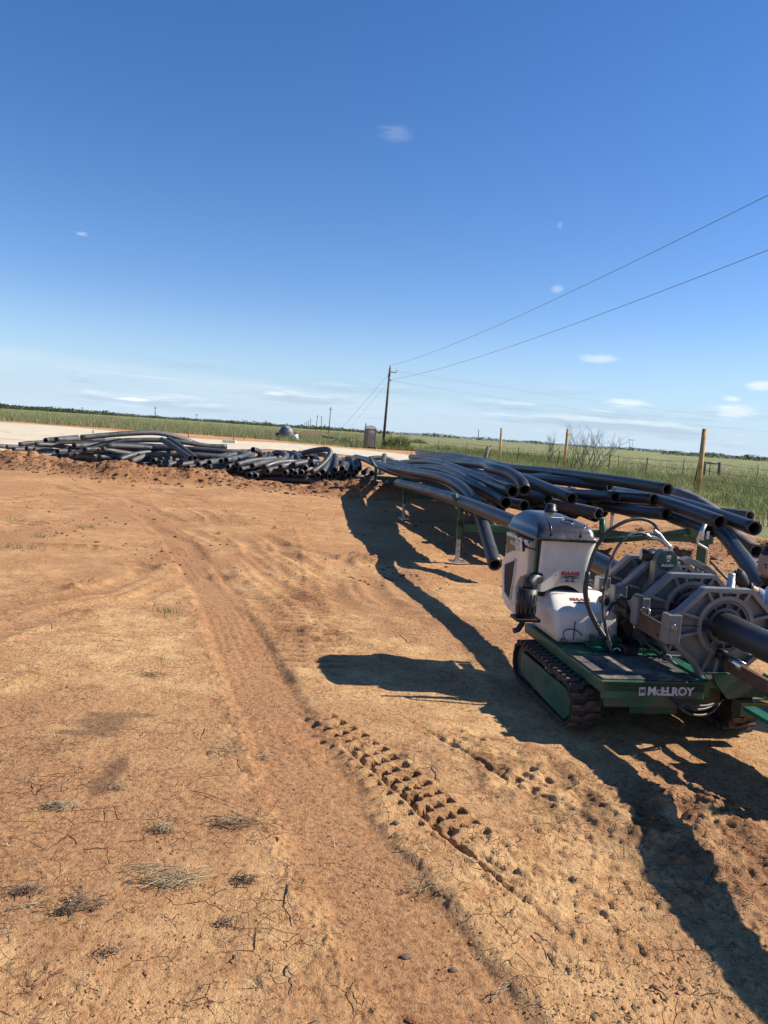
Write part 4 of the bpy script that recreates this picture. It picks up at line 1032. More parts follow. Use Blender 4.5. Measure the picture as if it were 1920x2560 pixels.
rack([(v4, 300, 490, 11.6), (v4, 430, 508, 10.9), (v4, 560, 535, 10.4), (v4, 686, 563, 10.0)], r_ + 'one with a pale worn rim, right behind the machine cap', mt=M_PIPED)
rack([(v4, 720, 520, 11.2), (v4, 900, 548, 10.2), (v4, 1078, 566, 9.6)], r_ + 'lowest dark one resting on the near beam')
rack([(v4, 780, 520, 12), (v4, 930, 535, 11), (v4, 1060, 545, 10.4)], r_ + 'dark one hidden behind the lowest, only its upper side showing')
rack([(v4, 760, 432, 13.2), (v4, 900, 455, 11.4), (v4, 1040, 490, 10.2), (v4, 1220, 550, 9.2), (v4, 1385, 612, 8.5)], r_ + 'straight blue-black one sloping down right, mouth above the crank')
rack([(v4, 900, 432, 13.2), (v4, 1060, 474, 11.2), (v4, 1250, 530, 9.8), (v4, 1420, 590, 8.9), (v4, 1582, 648, 8.2)], r_ + 'straight one at the far right with the nearest large mouth')
rack([(v4, 900, 400, 14.5), (v4, 1110, 436, 12.2), (v4, 1210, 468, 11.2), (v4, 1320, 530, 10.4), (v4, 1400, 600, 9.8), (v4, 1500, 712, 9.0), (v4, 1596, 782, 8.4)], r_ + 'one drooping over the right edge, brown mouth low at right', mt=M_STAIN)
rack([(v4, 1180, 560, 9.9), (v4, 1300, 612, 9.3), (v4, 1400, 680, 8.6), (v4, 1500, 800, 7.9), (v4, 1570, 900, 7.4), (v4, 1640, 1010, 7.0)], r_ + 'one sagging down to the ground behind the crouching worker')
rack([(v4, 1400, 555, 12.5), (v4, 1480, 566, 12.0), (v4, 1556, 576, 11.7)], r_ + 'small mouth lowest at the back by the right grass', mt=M_PIPED)
rack([(v4, 60, 400, 13.5), (v4, 230, 450, 11.8), (v4, 330, 470, 11.2), (v4, 396, 484, 10.9)], r_ + 'dark mouth behind the machine hood, right of the cap')
rack([(v4, 60, 470, 12), (v4, 170, 498, 11.2), (v4, 256, 516, 10.7)], r_ + 'dark mouth half hidden by the machine hood')
rack([(v4, 420, 525, 11.4), (v4, 560, 545, 10.9), (v4, 640, 560, 10.7)], r_ + 'dark stretch deep in shade under the pale-rimmed one')
rack([(v4, 1100, 580, 9.9), (v4, 1220, 625, 9.3), (v4, 1330, 668, 8.8)], r_ + 'lowest shaded mouth just above the crank stand')
# lower layer, mostly hidden: pipes resting on the beams
rs = random.Random(9)
for k in range(15):
    off = 1.0 + 2.1 * (k % 8) / 7 + rs.uniform(-.05, .05); z = .60 if k < 8 else .76
    yn_, yf_ = rs.uniform(11.2, 12.2), rs.uniform(20, 23.5); pts = []
    for i in range(6):
        y = yn_ + (yf_ - yn_) * i / 5; pts.append((.99 - .137 * (y - 9.9) + off + .10 * math.sin(i * 1.7 + k), y, z + .03 * math.sin(i + k)))
    pipe(pts, 'black pipe of the hidden lower layer on the stands, seen only in part', RG_, M_PIPE, n=14, per=4)
# short piece lying under the rack
c1_ = gnd(1163, 1300, .085); c2_ = c1_ + Vector((.75, -.12, 0)); 
pipe([at(1163, 1292, 11.6), at(1184, 1296, 11.6), at(1206, 1299, 11.6)], 'short pipe piece with pale ringed end hanging under the rack between two stands', RG_, M_PIPED, r=.12)
# piece of pipe and a white pail under the rack far back
wp = gnd(1037, 1246); o = MB().tube([(0, 0, 0), (0, 0, .42)], [.17, .20], 20).build('white_pail', mat('white_pail_plastic', (.74, .74, .74), .4), None, 'white pail standing in the shade under the far end of the rack', 'pail'); o.location = wp; o.rotation_euler = (0, rad(78), rad(8)); o.location.z = .19

# ---- green pipe stands
M_GRN = mat('green_paint', (.008, .080, .045), .42, var=.3, vscale=5, dirt=(.10, .055, .03), dirt_amt=.55, dirt_scale=4)
M_GRND = mat('worn_green_paint', (.011, .085, .050), .5, var=.35, vscale=8, dirt=(.16, .105, .07), dirt_amt=.8, dirt_scale=3, bump=.2)
M_LABEL = mat('white_label', (.62, .62, .60), .5)
M_STEEL = mat('bare_steel', (.46, .46, .45), .38, .85, var=.25, dirt=(.20, .16, .12), dirt_amt=.4)
def stand(x, y, zb, span, legs, lb, pz=.66, az=.225, ax=.11):
    """a long cross beam on adjustable legs with an upturned arm at its left end"""
    s = empty('pipe_stand', (x, y, 0), rad(9.2), lb, 'pipe stand', 'green pipe stands')
    g0 = zat(x, y)
    MB().box((span / 2, 0, zb), (span - .08, .06, .10), bev=.008).build('beam', M_GRN, s)
    for k, lx in enumerate(legs):
        lg_ = MB().box((lx, -.002, (zb + .05 + .30) / 2 + .02), (.062, .062, zb + .05 - .30 + .04), bev=.005)
        if k == 0: lg_.box((lx, -.003, (zb + pz) / 2), (.062, .060, pz - zb), bev=.005)
        L = lg_.build('leg', M_GRN, s)
        MB().box((lx, 0, .17), (.048, .048, .34), bev=.004).box((lx, 0, .010), (.20, .12, .018)).box((lx, 0, .03), (.07, .07, .03)).build('foot', M_GALV, L)
        for z in (.14, .22, .30): MB().tube([(lx, -.027, z), (lx, -.022, z)], .008, 10).build('adjusting_hole', M_BLK, L)
        if k == 1: MB().box((lx + .01, -.048, zb - .02), (.13, .006, .12)).build('label', M_LABEL, L)
    a0 = Vector((legs[0], 0, pz)); a1 = a0 + Vector((-ax, -.02, az))
    MB().tube([a0 - Vector((0, 0, .08)), a0, a1], .040, 4).build('arm', M_GRN, s)
    return s
stand(.99, 9.9, .46, 3.6, (0, 1.25, 3.4), 'nearest pipe stand of the row, its perforated steel foot in full view')
stand(.37, 14.52, .46, 4.4, (0, 1.35, 4.2), 'second pipe stand of the row, in the shade of the pipes', .64, .15, .08)
stand(-.27, 18.8, .50, 5.2, (0, 1.5, 5.0), 'farthest pipe stand, standing before the ground heap', .76, .20, .17)
# stand at the right with jack and crank
s4 = empty('crank_stand', (3.22, 7.95, 0), rad(9), 'green jack stand with a chrome crank handle in the turned soil right of the machine', 'pipe stand', 'green pipe stands')
S4 = Vector((3.22, 7.95, 0)); R4_ = Matrix.Rotation(-rad(9), 3, 'Z')
def s4p(x, y, Y): return R4_ @ (at(*v4(x, y), Y) - S4)
pc = s4p(1292, 730, 7.95)
MB().box((pc.x, 0, .36), (.085, .085, .74), bev=.008).build('post', M_GRN, s4)
def q4(*L): return [(s4p(x, y, 7.95).x, s4p(x, y, 7.95).z) for x, y in L]
MB().prism(q4((1196, 640), (1336, 690), (1338, 735), (1270, 745), (1234, 735), (1205, 690)), 'y', -.05, .05).build('head_plate', M_GRN, s4)
a4 = s4p(1290, 690, 7.88); MB().box((a4.x, -.055, a4.z), (.035, .006, .10)).box((a4.x + .06, -.055, a4.z + .005), (.03, .006, .08)).build('label', M_LABEL, s4)
MB().tube([s4p(1200, 662, 7.95), s4p(1060, 684, 8.6), s4p(900, 705, 9.1), s4p(722, 716, 9.5)], .036, 4).build('side_arm', M_GRN, s4)
MB().tube([s4p(706, 590, 9.5), s4p(706, 725, 9.5)], .045, 4).build('side_post', M_GRN, s4)
MB().box((pc.x, 0, .03), (.4, .3, .03)).build('foot', M_GALV, s4)
ck = MB().tube([at(1763, 1310, 7.0), at(1744, 1352, 7.0), at(1745, 1359, 7.0), at(1766, 1371, 7.0), at(1769, 1378, 7.0), at(1766, 1398, 7.0), at(1765, 1408, 7.0)], .011, 10)
ck.v = [tuple(s4.matrix_world.inverted() @ Vector(p)) if False else tuple(Matrix.Rotation(-rad(9), 3, 'Z') @ (Vector(p) - S4)) for p in ck.v]
CK = ck.build('crank_handle', M_STEEL, s4)
gr_ = MB().tube([at(1763, 1310, 7.0), at(1745, 1350, 7.0)], .019, 12); gr_.v = [tuple(Matrix.Rotation(-rad(9), 3, 'Z') @ (Vector(p) - S4)) for p in gr_.v]
gr_.build('grip', M_STEEL, CK)
# ------------------------------------------------------------------ pipe fusion machine on rubber tracks
# machine axes: x to the picture's right, y away along the pipe, z up; origin on the ground
TH = rad(9.2); MO_ = Vector((1.5, 4.5, 0))
fm = empty('pipe_fusion_machine', MO_, TH, 'green and white tracked pipe fusion machine clamping a black pipe', 'pipe fusion machine')
RINV = Matrix.Rotation(-TH, 3, 'Z')
CAM0 = RINV @ (Vector((0, 0, CAM_H)) - MO_)
def z1(x, y): return (1220 + x / 2.37, 1240 + y / 2.37)
def Lb(x, y, b):
    """machine coordinates of a point seen in enlargement 1, at machine depth b"""
    d = RINV @ ray(*z1(x, y)); return CAM0 + d * ((b - CAM0.y) / d.y)
def La(x, y, a):
    d = RINV @ ray(*z1(x, y)); return CAM0 + d * ((a - CAM0.x) / d.x)
def Lz(x, y, z):
    d = RINV @ ray(*z1(x, y)); return CAM0 + d * ((z - CAM0.z) / d.z)
M_WHITE = mat('cream_body_plastic', (.66, .62, .52), .38, var=.08, dirt=(.32, .22, .14), dirt_amt=.5, bump=.1, bscale=25, dirt_scale=5, coat=.2, dirt_lo=.5)
M_TANK = mat('white_tank_plastic', (.66, .64, .58), .5, var=.06, dirt=(.28, .22, .17), dirt_amt=.6, dirt_scale=7, dirt_lo=.48)
M_HOOD = mat('dark_grey_hood', (.024, .024, .027), .30, var=.12, dirt=(.20, .17, .14), dirt_amt=.25, dirt_scale=6, coat=.35)
M_RUB = mat('dusty_rubber', (.020, .019, .018), .85, var=.3, dirt=(.15, .085, .05), dirt_amt=.55, dirt_scale=5, bump=.3)
M_LUG = mat('worn_rubber_lug', (.032, .028, .025), .85, var=.3, dirt=(.22, .13, .08), dirt_amt=.8, dirt_scale=9, dirt_lo=.40)
M_DARKM = mat('black_steel', (.014, .014, .018), .5, .1, var=.3, dirt=(.11, .075, .055), dirt_amt=.35)
M_GREY = mat('grey_cast_jaw', (.185, .185, .186), .45, .25, var=.12, vscale=12, dirt=(.22, .19, .16), dirt_amt=.35, dirt_scale=7, bump=.15, bscale=120)
M_GREYD = mat('dark_grey_insert', (.095, .097, .105), .45, .3, var=.15, dirt=(.18, .15, .12), dirt_amt=.3)
M_DECK = mat('gritty_deck', (.040, .038, .040), .9, var=.3, vscale=30, dirt=(.30, .23, .15), dirt_amt=.75, dirt_scale=5, bump=.6, bscale=260, dirt_lo=.42)
M_BRN = mat('rust_brown_bar', (.125, .070, .045), .55, .3, var=.35, dirt=(.05, .035, .03), dirt_amt=.6, bump=.3)
M_HOSE = mat('black_hose', (.024, .024, .026), .5, var=.2, dirt=(.22, .19, .16), dirt_amt=.5, dirt_scale=12)
M_CHR = mat('chrome', (.62, .62, .63), .2, 1.0, var=.1)
M_OLIVE = mat('olive_badge', (.095, .085, .035), .45, var=.1)
M_RED = mat('red_print', (.34, .030, .030), .5, var=.1); M_WPR = mat('white_print', (.60, .60, .58), .5, var=.15)
M_MESH = mat('grille_mesh', (.030, .024, .022), .7, var=.4, vscale=60)
M_YEL = mat('dull_yellow_paint', (.19, .125, .035), .5, var=.3)
M_BLKPR = mat('black_print', (.012, .012, .012), .5)

def text(body, size, loc, rotm, mt, parent, name='lettering', bold=0.0, sx=1.0, depth=.0015):
    cu = bpy.data.curves.new(name, 'FONT'); cu.body = body; cu.size = size; cu.align_x = 'CENTER'; cu.align_y = 'CENTER'
    cu.extrude = depth; cu.offset = bold; cu.resolution_u = 3
    tmp = bpy.data.objects.new(name, cu); COL.objects.link(tmp)
    me = bpy.data.meshes.new_from_object(tmp.evaluated_get(bpy.context.evaluated_depsgraph_get()))
    bpy.data.objects.remove(tmp); me.transform(Matrix.Diagonal((sx, 1, 1, 1))); me.materials.clear(); me.materials.append(mt)
    o = bpy.data.objects.new(name, me); COL.objects.link(o); o.parent = parent
    o.matrix_local = Matrix.Translation(loc) @ rotm.to_4x4()
    return o
FRONT = Matrix.Rotation(rad(90), 3, 'X')                          # lettering facing -y
def facing_left(lean=0): return Matrix.Rotation(rad(-90), 3, 'Z') @ Matrix.Rotation(rad(90), 3, 'X')

# ---- tracks
def track(name, x0, x1, yf, yr, hgt, outer_left, lb=None):
    t = MB(); r_ = hgt / 2; yc0, yc1 = yf + r_, yr - r_; w = x1 - x0; xm = (x0 + x1) / 2
    def loop(rad_, n=12):
        L = []
        for i in range(n + 1): a = -math.pi / 2 - math.pi * i / n; L.append((yc0 + rad_ * math.cos(a), r_ + rad_ * math.sin(a)))
        for i in range(n + 1): a = math.pi / 2 - math.pi * i / n; L.append((yc1 + rad_ * math.cos(a), r_ + rad_ * math.sin(a)))
        return L
    O = loop(r_ - .014); I = loop(r_ - .036); n = len(O)
    vs = [(x, p[0], p[1]) for x in (x0, x1) for L in (O, I) for p in L]; fs = []
    for i in range(n):
        j = (i + 1) % n
        fs += [(i, j, 2 * n + j, 2 * n + i), (n + i, 3 * n + i, 3 * n + j, n + j), (i, n + i, n + j, j), (2 * n + i, 2 * n + j, 3 * n + j, 3 * n + i)]
    t.add(vs, fs)
    T = t.build(name, M_RUB, fm, lb)
    # lugs all round, one shared mesh, stepped like a Z
    lg = MB(); lg.prism([(-w / 2 + .004, -.022), (-w * .06, -.022), (w * .06, .004), (w / 2 - .004, .004), (w / 2 - .004, .032), (-w * .02, .032), (-w * .14, .008), (-w / 2 + .004, .008)], 'z', 0, .017)
    lme = lg.mesh('lug'); lme.materials.append(M_LUG)
    per = 2 * (yc1 - yc0) + 2 * math.pi * r_; N = int(per / .066); rr_ = r_ - .015
    for k in range(N):
        s = per * k / N; st = yc1 - yc0
        if s < st: p = (yc0 + s, 2 * r_ - .015); a = 0
        elif s < st + math.pi * r_: q = (s - st) / r_; p = (yc1 + rr_ * math.sin(q), r_ + rr_ * math.cos(q)); a = -q
        elif s < 2 * st + math.pi * r_: p = (yc1 - (s - st - math.pi * r_), .015); a = math.pi
        else: q = (s - 2 * st - math.pi * r_) / r_; p = (yc0 - rr_ * math.sin(q), r_ - rr_ * math.cos(q)); a = math.pi - q
        o = bpy.data.objects.new('lug', lme); COL.objects.link(o); o.parent = T
        o.location = (xm, p[0], p[1]); o.rotation_euler = (a, 0, 0)
    side = x0 - .004 if outer_left else x1 - .016
    # green side guard with slanted ends, idlers behind
    MB().prism([(yf + .045, .105), (yf + .10, .055), (yr - .24, .075), (yr - .19, .12), (yr - .19, .225), (yf + .10, .232), (yf + .045, .19)], 'x', side, side + .02).build('side_guard', M_GRND, T, bevel=.003)
    for yy, rr2 in ((yc0, r_ - .045), (yc1, r_ - .045), ((yc0 + yc1) / 2, .05), ((yc0 * 2 + yc1) / 3, .05), ((yc0 + yc1 * 2) / 3, .05)):
        MB().cyl((x0 + .02, yy, r_ if rr2 > .06 else .09), (x1 - .02, yy, r_ if rr2 > .06 else .09), rr2, 20).build('roller', M_DARKM, T)
    return T
track('rubber_track', -.435, -.265, -.30, .76, .285, True)
track('rubber_track', .545, .705, -.30, .76, .285, False)

# ---- chassis and deck
ch = MB().box((.14, .22, .20), (.78, .80, .10), bev=.01).box((.14, .22, .13), (.30, .7, .12)).build('chassis', M_GRND, fm)
DZ = .355
dk = MB().box((-.025, .22, DZ - .035), (.62, 1.24, .065), bev=.006).build('deck', M_GRN, fm)
MB().box((-.02, -.385, DZ - .055), (.60, .03, .10), bev=.005).build('front_panel', M_GRND, dk)
MB().box((.0, -.36, .235), (.57, .03, .075), bev=.004).build('lower_panel', M_GRND, dk)
MB().box((-.04, -.155, DZ + .002), (.56, .46, .009), bev=.003).build('deck_plate', M_DECK, dk)
MB().box((.02, .26, DZ + .012), (.30, .20, .02)).box((.20, .45, DZ + .012), (.18, .6, .02)).build('deck_tray', M_GRN, dk)
tx = text('McELROY', .064, (.075, -.4015, .297), FRONT, M_WPR, dk, 'lettering', .0022, 1.0)
MB().box((-.092, -.4010, .297), (.036, .003, .046)).build('emblem', M_WPR, dk)
text('M', .036, (-.092, -.4030, .297), FRONT, M_GRND, dk, 'emblem_letter', .0010, 1.0)
rs = random.Random(3)
for k in range(4):
    MB().prism([(rs.uniform(-.008, .008) + .013 * math.cos(a), rs.uniform(-.004, .004) + .008 * math.sin(a)) for a in (0, 1.2, 2.5, 3.6, 5)], 'y', -.4042, -.4034).build('paint_chip', M_GRND, dk)
    COL.objects[-1].location = (rs.uniform(-.11, .22), 0, rs.uniform(.272, .322))

# ---- engine: lower tank, cream cover, grey hood
def rrect(x0, x1, y0, y1, r, z, n=4):
    P = []
    for cx, cy, a0 in ((x1 - r, y0 + r, -90), (x1 - r, y1 - r, 0), (x0 + r, y1 - r, 90), (x0 + r, y0 + r, 180)):
        for i in range(n + 1):
            a = rad(a0 + 90 * i / n); P.append((cx + r * math.cos(a), cy + r * math.sin(a), z))
    return P
# white tank: bulging block with a sloping shoulder
tank = MB().loft([rrect(-.300, .085, .325, .80, .03, .362), rrect(-.312, .105, .315, .82, .04, .40), rrect(-.335, .110, .322, .84, .045, .49), rrect(-.342, .104, .330, .85, .045, .545), rrect(-.343, .101, .333, .85, .045, .553),
    rrect(-.334, .090, .346, .85, .045, .566), rrect(-.331, .087, .352, .85, .045, .569), rrect(-.318, .060, .475, .85, .05, .648), rrect(-.312, .052, .49, .85, .05, .652), rrect(-.25, -.02, .56, .80, .06, .655)]).build('tank', M_TANK, fm)
MB().loft([[p for p in rrect(-.13, -.075, .314, .322, .003, .375)], [p for p in rrect(-.13, -.075, .312, .320, .003, .50)]]).build('seam', M_TANK, tank)
MB().box((-.20, .3135, .44), (.006, .004, .12)).box((-.03, .3135, .46), (.005, .004, .10)).box((.03, .312, .43), (.004, .004, .07)).build('dirt_streak', M_BRN, tank)
text('KULAGS', .030, (-.13, .425, .6195), Matrix.Rotation(rad(32.8), 3, 'X'), M_RED, tank, 'lettering', .0012, 1.2)
text('EQUIPMENT', .014, (-.13, .400, .6035), Matrix.Rotation(rad(32.8), 3, 'X'), M_BLKPR, tank, 'lettering', .0004, 1.3)
# cream upper cover: flared at the top, arched cut-out at the lower edge
UX0, UX1, UY0, UY1 = -.415, -.055, .48, 1.05
def waist(t):                                                    # t 0 bottom .. 1 top, right side flare
    return .045 * (t - .35) ** 2 * 2.4
ub = MB(); rows = []
NX = 26
for j in range(15):
    t = j / 14; row = []
    for i in range(NX + 1):
        s = i / NX; x = UX0 + (UX1 + waist(t) - UX0) * s
        zb = .650 + .045 * math.sin(math.pi * min(1, max(0, (s - .16) / .84))) ** 1 * 1.0 - .06 * max(0, (s - .55) / .45) ** 1.5
        z = zb + (1.005 - zb) * t
        y = UY0 + .020 * (1 - t) * math.sin(math.pi * s) - .006 * math.cos(math.pi * t) + .03 * (max(0, s - .9) / .1) ** 2 + .03 * (max(0, .06 - s) / .06) ** 2
        row.append((x, y, z))
    rows.append(row)
vs = [p for r0 in rows for p in r0]; W_ = NX + 1
ub.add(vs, [(j * W_ + i, j * W_ + i + 1, (j + 1) * W_ + i + 1, (j + 1) * W_ + i) for j in range(14) for i in range(NX)], True)
uc = ub.build('front_cover', M_WHITE, fm)
sr = [[(x[0], x[1], x[2]), (x[0] + .0, UY1, x[2])] for x in [r0[-1] for r0 in rows]]
MB().add([p for a in sr for p in a], [(2 * i, 2 * i + 1, 2 * i + 3, 2 * i + 2) for i in range(14)], True).add([(r0[0][0], r0[0][1], r0[0][2]) for r0 in rows] + [(r0[0][0], UY0 + .10, r0[0][2]) for r0 in rows], [(i, i + 1, 15 + i + 1, 15 + i) for i in range(14)]).build('cover_side', M_WHITE, uc)
# dark core added inside the cover to keep light out
MB().box((-.235, .79, .82), (.30, .50, .36)).build('light_stop_core', M_DARKM, fm)
MB().box((-.235, .76, .66), (.27, .42, .12), bev=.02).build('engine_sump', M_DARKM, fm)
# left side panel with grille
sx0 = -.425
def lp(x, y): p = La(x, y, sx0); return (p.y, p.z)
pan = [lp(128, 212), lp(262, 268), lp(248, 462), lp(205, 480), lp(178, 545), lp(176, 700), lp(165, 700), lp(122, 652), lp(100, 600), lp(98, 385), lp(120, 350)]
sp_ = MB().prism(pan, 'x', sx0 - .022, sx0 + .02).build('side_panel', M_WHITE, fm, bevel=.006)
gro = [lp(122, 402), lp(182, 376), lp(186, 380), lp(176, 470), lp(152, 610), lp(146, 612), lp(118, 570), lp(117, 470)]
MB().prism(gro, 'x', sx0 - .026, sx0 - .020).build('grille', M_MESH, sp_)
ym = [p[0] for p in gro]; zm = [p[1] for p in gro]
gm = MB()
for k in range(22):
    z = min(zm) + (max(zm) - min(zm)) * (k + .5) / 22
    xs = []
    for i in range(len(gro)):
        (a, b), (c, d) = gro[i], gro[(i + 1) % len(gro)]
        if (b > z) != (d > z): xs.append(a + (c - a) * (z - b) / (d - b))
    if len(xs) >= 2: gm.box((sx0 - .027, (min(xs) + max(xs)) / 2, z), (.004, max(xs) - min(xs), .0035))
gm.build('grille_slats', M_MESH, sp_, kind='stuff')
rimp = [Vector((sx0 - .026, p[0], p[1])) for p in gro]
MB().tube(rimp + rimp[:1], .007, 6).build('grille_rim', M_WHITE, sp_)
MB().prism([lp(128, 232), lp(208, 262), lp(206, 322), lp(160, 326), lp(127, 342)], 'x', sx0 - .0240, sx0 - .0215).build('badge', M_OLIVE, sp_)
bp = La(152, 280, sx0 - .026)
text('McELROY', .038, (sx0 - .0262, bp.y - .01, bp.z), facing_left(), M_WPR, sp_, 'lettering', .0008, .95)
for k in range(4):
    q = [lp(183 + k * 6, 254 + k * 2), lp(187 + k * 6, 256 + k * 2), lp(184 + k * 6, 290), lp(188 + k * 6, 322), lp(184 + k * 6, 322), lp(180 + k * 6, 290)]
    MB().prism(q, 'x', sx0 - .0256, sx0 - .0246).build('badge_stripe', M_WPR, sp_)
tp_ = La(222, 296, sx0 - .026)
MB().prism([lp(206, 270), lp(240, 282), lp(238, 322), lp(205, 312)], 'x', sx0 - .0245, sx0 - .0235).build('number_plate', M_WPR, sp_)
text('TRACSTAR', .014, (sx0 - .0262, tp_.y, tp_.z), facing_left(), M_BLKPR, sp_, 'lettering', .0004, 1.0)
for x, y in ((180, 242), (208, 258), (242, 274)):
    p = La(x, y, sx0 - .024); MB().cyl((sx0 - .03, p.y, p.z), (sx0 - .018, p.y, p.z), .006, 8).build('screw', M_DARKM, sp_)
p = La(232, 302, sx0 - .03)
MB().tube([(sx0 - .05, p.y + .03, p.z + .03), (sx0 - .055, p.y, p.z), (sx0 - .045, p.y + .02, p.z - .03)], .009, 8).tube([(sx0 - .05, p.y, p.z), (sx0 - .01, p.y - .10, p.z)], .005, 6).build('latch', M_BLK, sp_)
# green edge strip; black box put in as the dark gap beside the cover
MB().box((sx0 + .004, .515, .86), (.016, .03, .29), bev=.003).build('frame_strip', M_GRN, fm)
MB().box((-.405, .53, .83), (.02, .08, .33)).build('gap_fill', M_BLK, fm)
# exhaust muffler with slotted heat shield, and tail pipe
mq0 = Lb(222, 545, .44); mq1 = Lb(222, 722, .40)
mc = Vector(((mq0.x + mq1.x) / 2 + .015, .44, 0)); zt, zbm = mq0.z, mq1.z
mf = MB().cyl((mc.x, mc.y, zbm), (mc.x, mc.y, zt), .062, 24).build('muffler', M_DARKM, fm)
for k in range(7):
    a = rad(180 + k * 26 - 10)
    for zz in (.30, .70):
        z = zbm + (zt - zbm) * zz
        MB().box((0, 0, 0), (.004, .012, (zt - zbm) * .26)).build('slot', M_RUST if k == 0 else M_BLK, mf)
        o = COL.objects[-1]; o.location = (mc.x + .0625 * math.cos(a), mc.y + .0625 * math.sin(a), z); o.rotation_euler = (0, 0, a)
MB().tube([(mc.x, mc.y, zt - .01), (mc.x + .012, mc.y + .01, zt + .03), (mc.x + .05, mc.y + .05, zt + .055), (mc.x + .10, mc.y + .06, zt + .06)], .040, 14).build('elbow', M_BLK, mf)
MB().box((mc.x, mc.y, zbm - .012), (.16, .14, .022), bev=.006).build('bracket', M_DARKM, mf)
MB().tube([(mc.x - .01, mc.y, zbm - .01), (mc.x - .02, mc.y - .0, zbm - .05), (mc.x - .045, mc.y - .01, zbm - .085), (mc.x - .075, mc.y - .01, zbm - .095)], .019, 12).build('tail_pipe', M_DARKM, mf)
# hood
HX0, HX1, HY0, HY1 = -.445, -.030, .455, 1.09
hr = []
for z, x0, x1, y0, y1, r in ((.985, HX0, HX1, HY0, HY1, .03), (1.010, HX0, HX1 + .002, HY0, HY1, .035), (1.013, HX0 + .012, HX1 - .010, HY0 + .012, HY1 - .01, .035), (1.050, HX0 + .016, HX1 - .014, HY0 + .022, HY1 - .015, .045),
                           (1.078, HX0 + .026, HX1 - .026, HY0 + .045, HY1 - .03, .05), (1.094, HX0 + .040, HX1 - .050, HY0 + .085, HY1 - .05, .05), (1.122, HX0 + .060, HX1 - .115, HY0 + .19, HY1 - .10, .05), (1.136, HX0 + .085, HX1 - .155, HY0 + .26, HY1 - .16, .04), (1.139, HX0 + .12, HX1 - .19, HY0 + .30, HY1 - .20, .03)):
    hr.append(rrect(x0, x1, y0, y1, r, z, 5))
hd = MB().loft(hr).build('hood', M_HOOD, fm)
# raised shoulder ridges and the round boss on the sloping front
MB().tube(catmull([(HX0 + .10, HY0 + .014, 1.022), (HX0 + .10, HY0 + .045, 1.078), (HX0 + .11, HY0 + .12, 1.103), (HX0 + .13, HY0 + .25, 1.132)], 5), .005, 8).build('ridge', M_HOOD, hd)
MB().tube(catmull([(HX1 - .115, HY0 + .014, 1.022), (HX1 - .11, HY0 + .03, 1.055), (HX1 - .075, HY0 + .055, 1.080), (HX1 - .065, HY0 + .10, 1.092)], 5), .005, 8).build('ridge', M_HOOD, hd)
rb = []
for i in range(25):
    a = 2 * math.pi * i / 24; rb.append((-.205 + .042 * math.cos(a), HY0 + .115 + .034 * math.sin(a), 1.104 + .010 * math.sin(a)))
MB().tube(rb, .003, 6).build('boss_ring', M_HOOD, hd)
MB().box((-.25, HY0 + .175, 1.121), (.09, .008, .003), rot=Matrix.Rotation(.28, 3, 'X')).build('sticker', M_WPR, hd)
cp = Lb(366, 75, .86)
cpx = Vector((cp.x, .84, 1.136))
MB().tube([cpx, cpx + Vector((0, 0, .018)), cpx + Vector((0, 0, .020)), cpx + Vector((0, 0, .052)), cpx + Vector((0, 0, .060))], [.042, .044, .036, .034, .026], 20).build('filler_cap', M_BLK, hd)
# sticker on the front cover
fy = UY0 + .016
fy = UY0 - .008
st_ = Lb(486, 462, fy)
dz = MB().box((st_.x, fy - .004, st_.z - .018), (.125, .003, .085)).build('decal', mat('clear_decal', (.50, .49, .45), .4, var=.05), uc)
text('KULAGS', .031, (st_.x, fy - .0062, st_.z + .004), FRONT, M_RED, dz, 'lettering', .0016, 1.0)
text('EQUIPMENT', .0150, (st_.x, fy - .0062, st_.z - .017), FRONT, M_BLKPR, dz, 'lettering', .0006, 1.12)
text('Sales - Rentals', .009, (st_.x, fy - .0062, st_.z - .031), FRONT, M_BLKPR, dz, 'lettering', .0001, 1.1)
text('888 452-9242'.replace('888 452-9242', '806 - 866'), .0125, (st_.x, fy - .0062, st_.z - .046), FRONT, M_BLKPR, dz, 'lettering', .0008, 1.3)
for s in (-1, 1):
    MB().tube([(st_.x + s * .045, fy - .006, st_.z + .012), (st_.x + s * .060, fy - .006, st_.z + .012), (st_.x + s * .060, fy - .006, st_.z - .026), (st_.x + s * .01, fy - .006, st_.z - .0265)], .0016, 4).build('logo_frame', M_BLKPR, dz)
for x, y in ((288, 288), (522, 300), (388, 440), (402, 470)):
    p = Lb(x, y, fy - .01); MB().cyl((p.x, fy - .012, p.z), (p.x, fy - .004, p.z), .003, 8).build('screw', M_DARKM, uc)

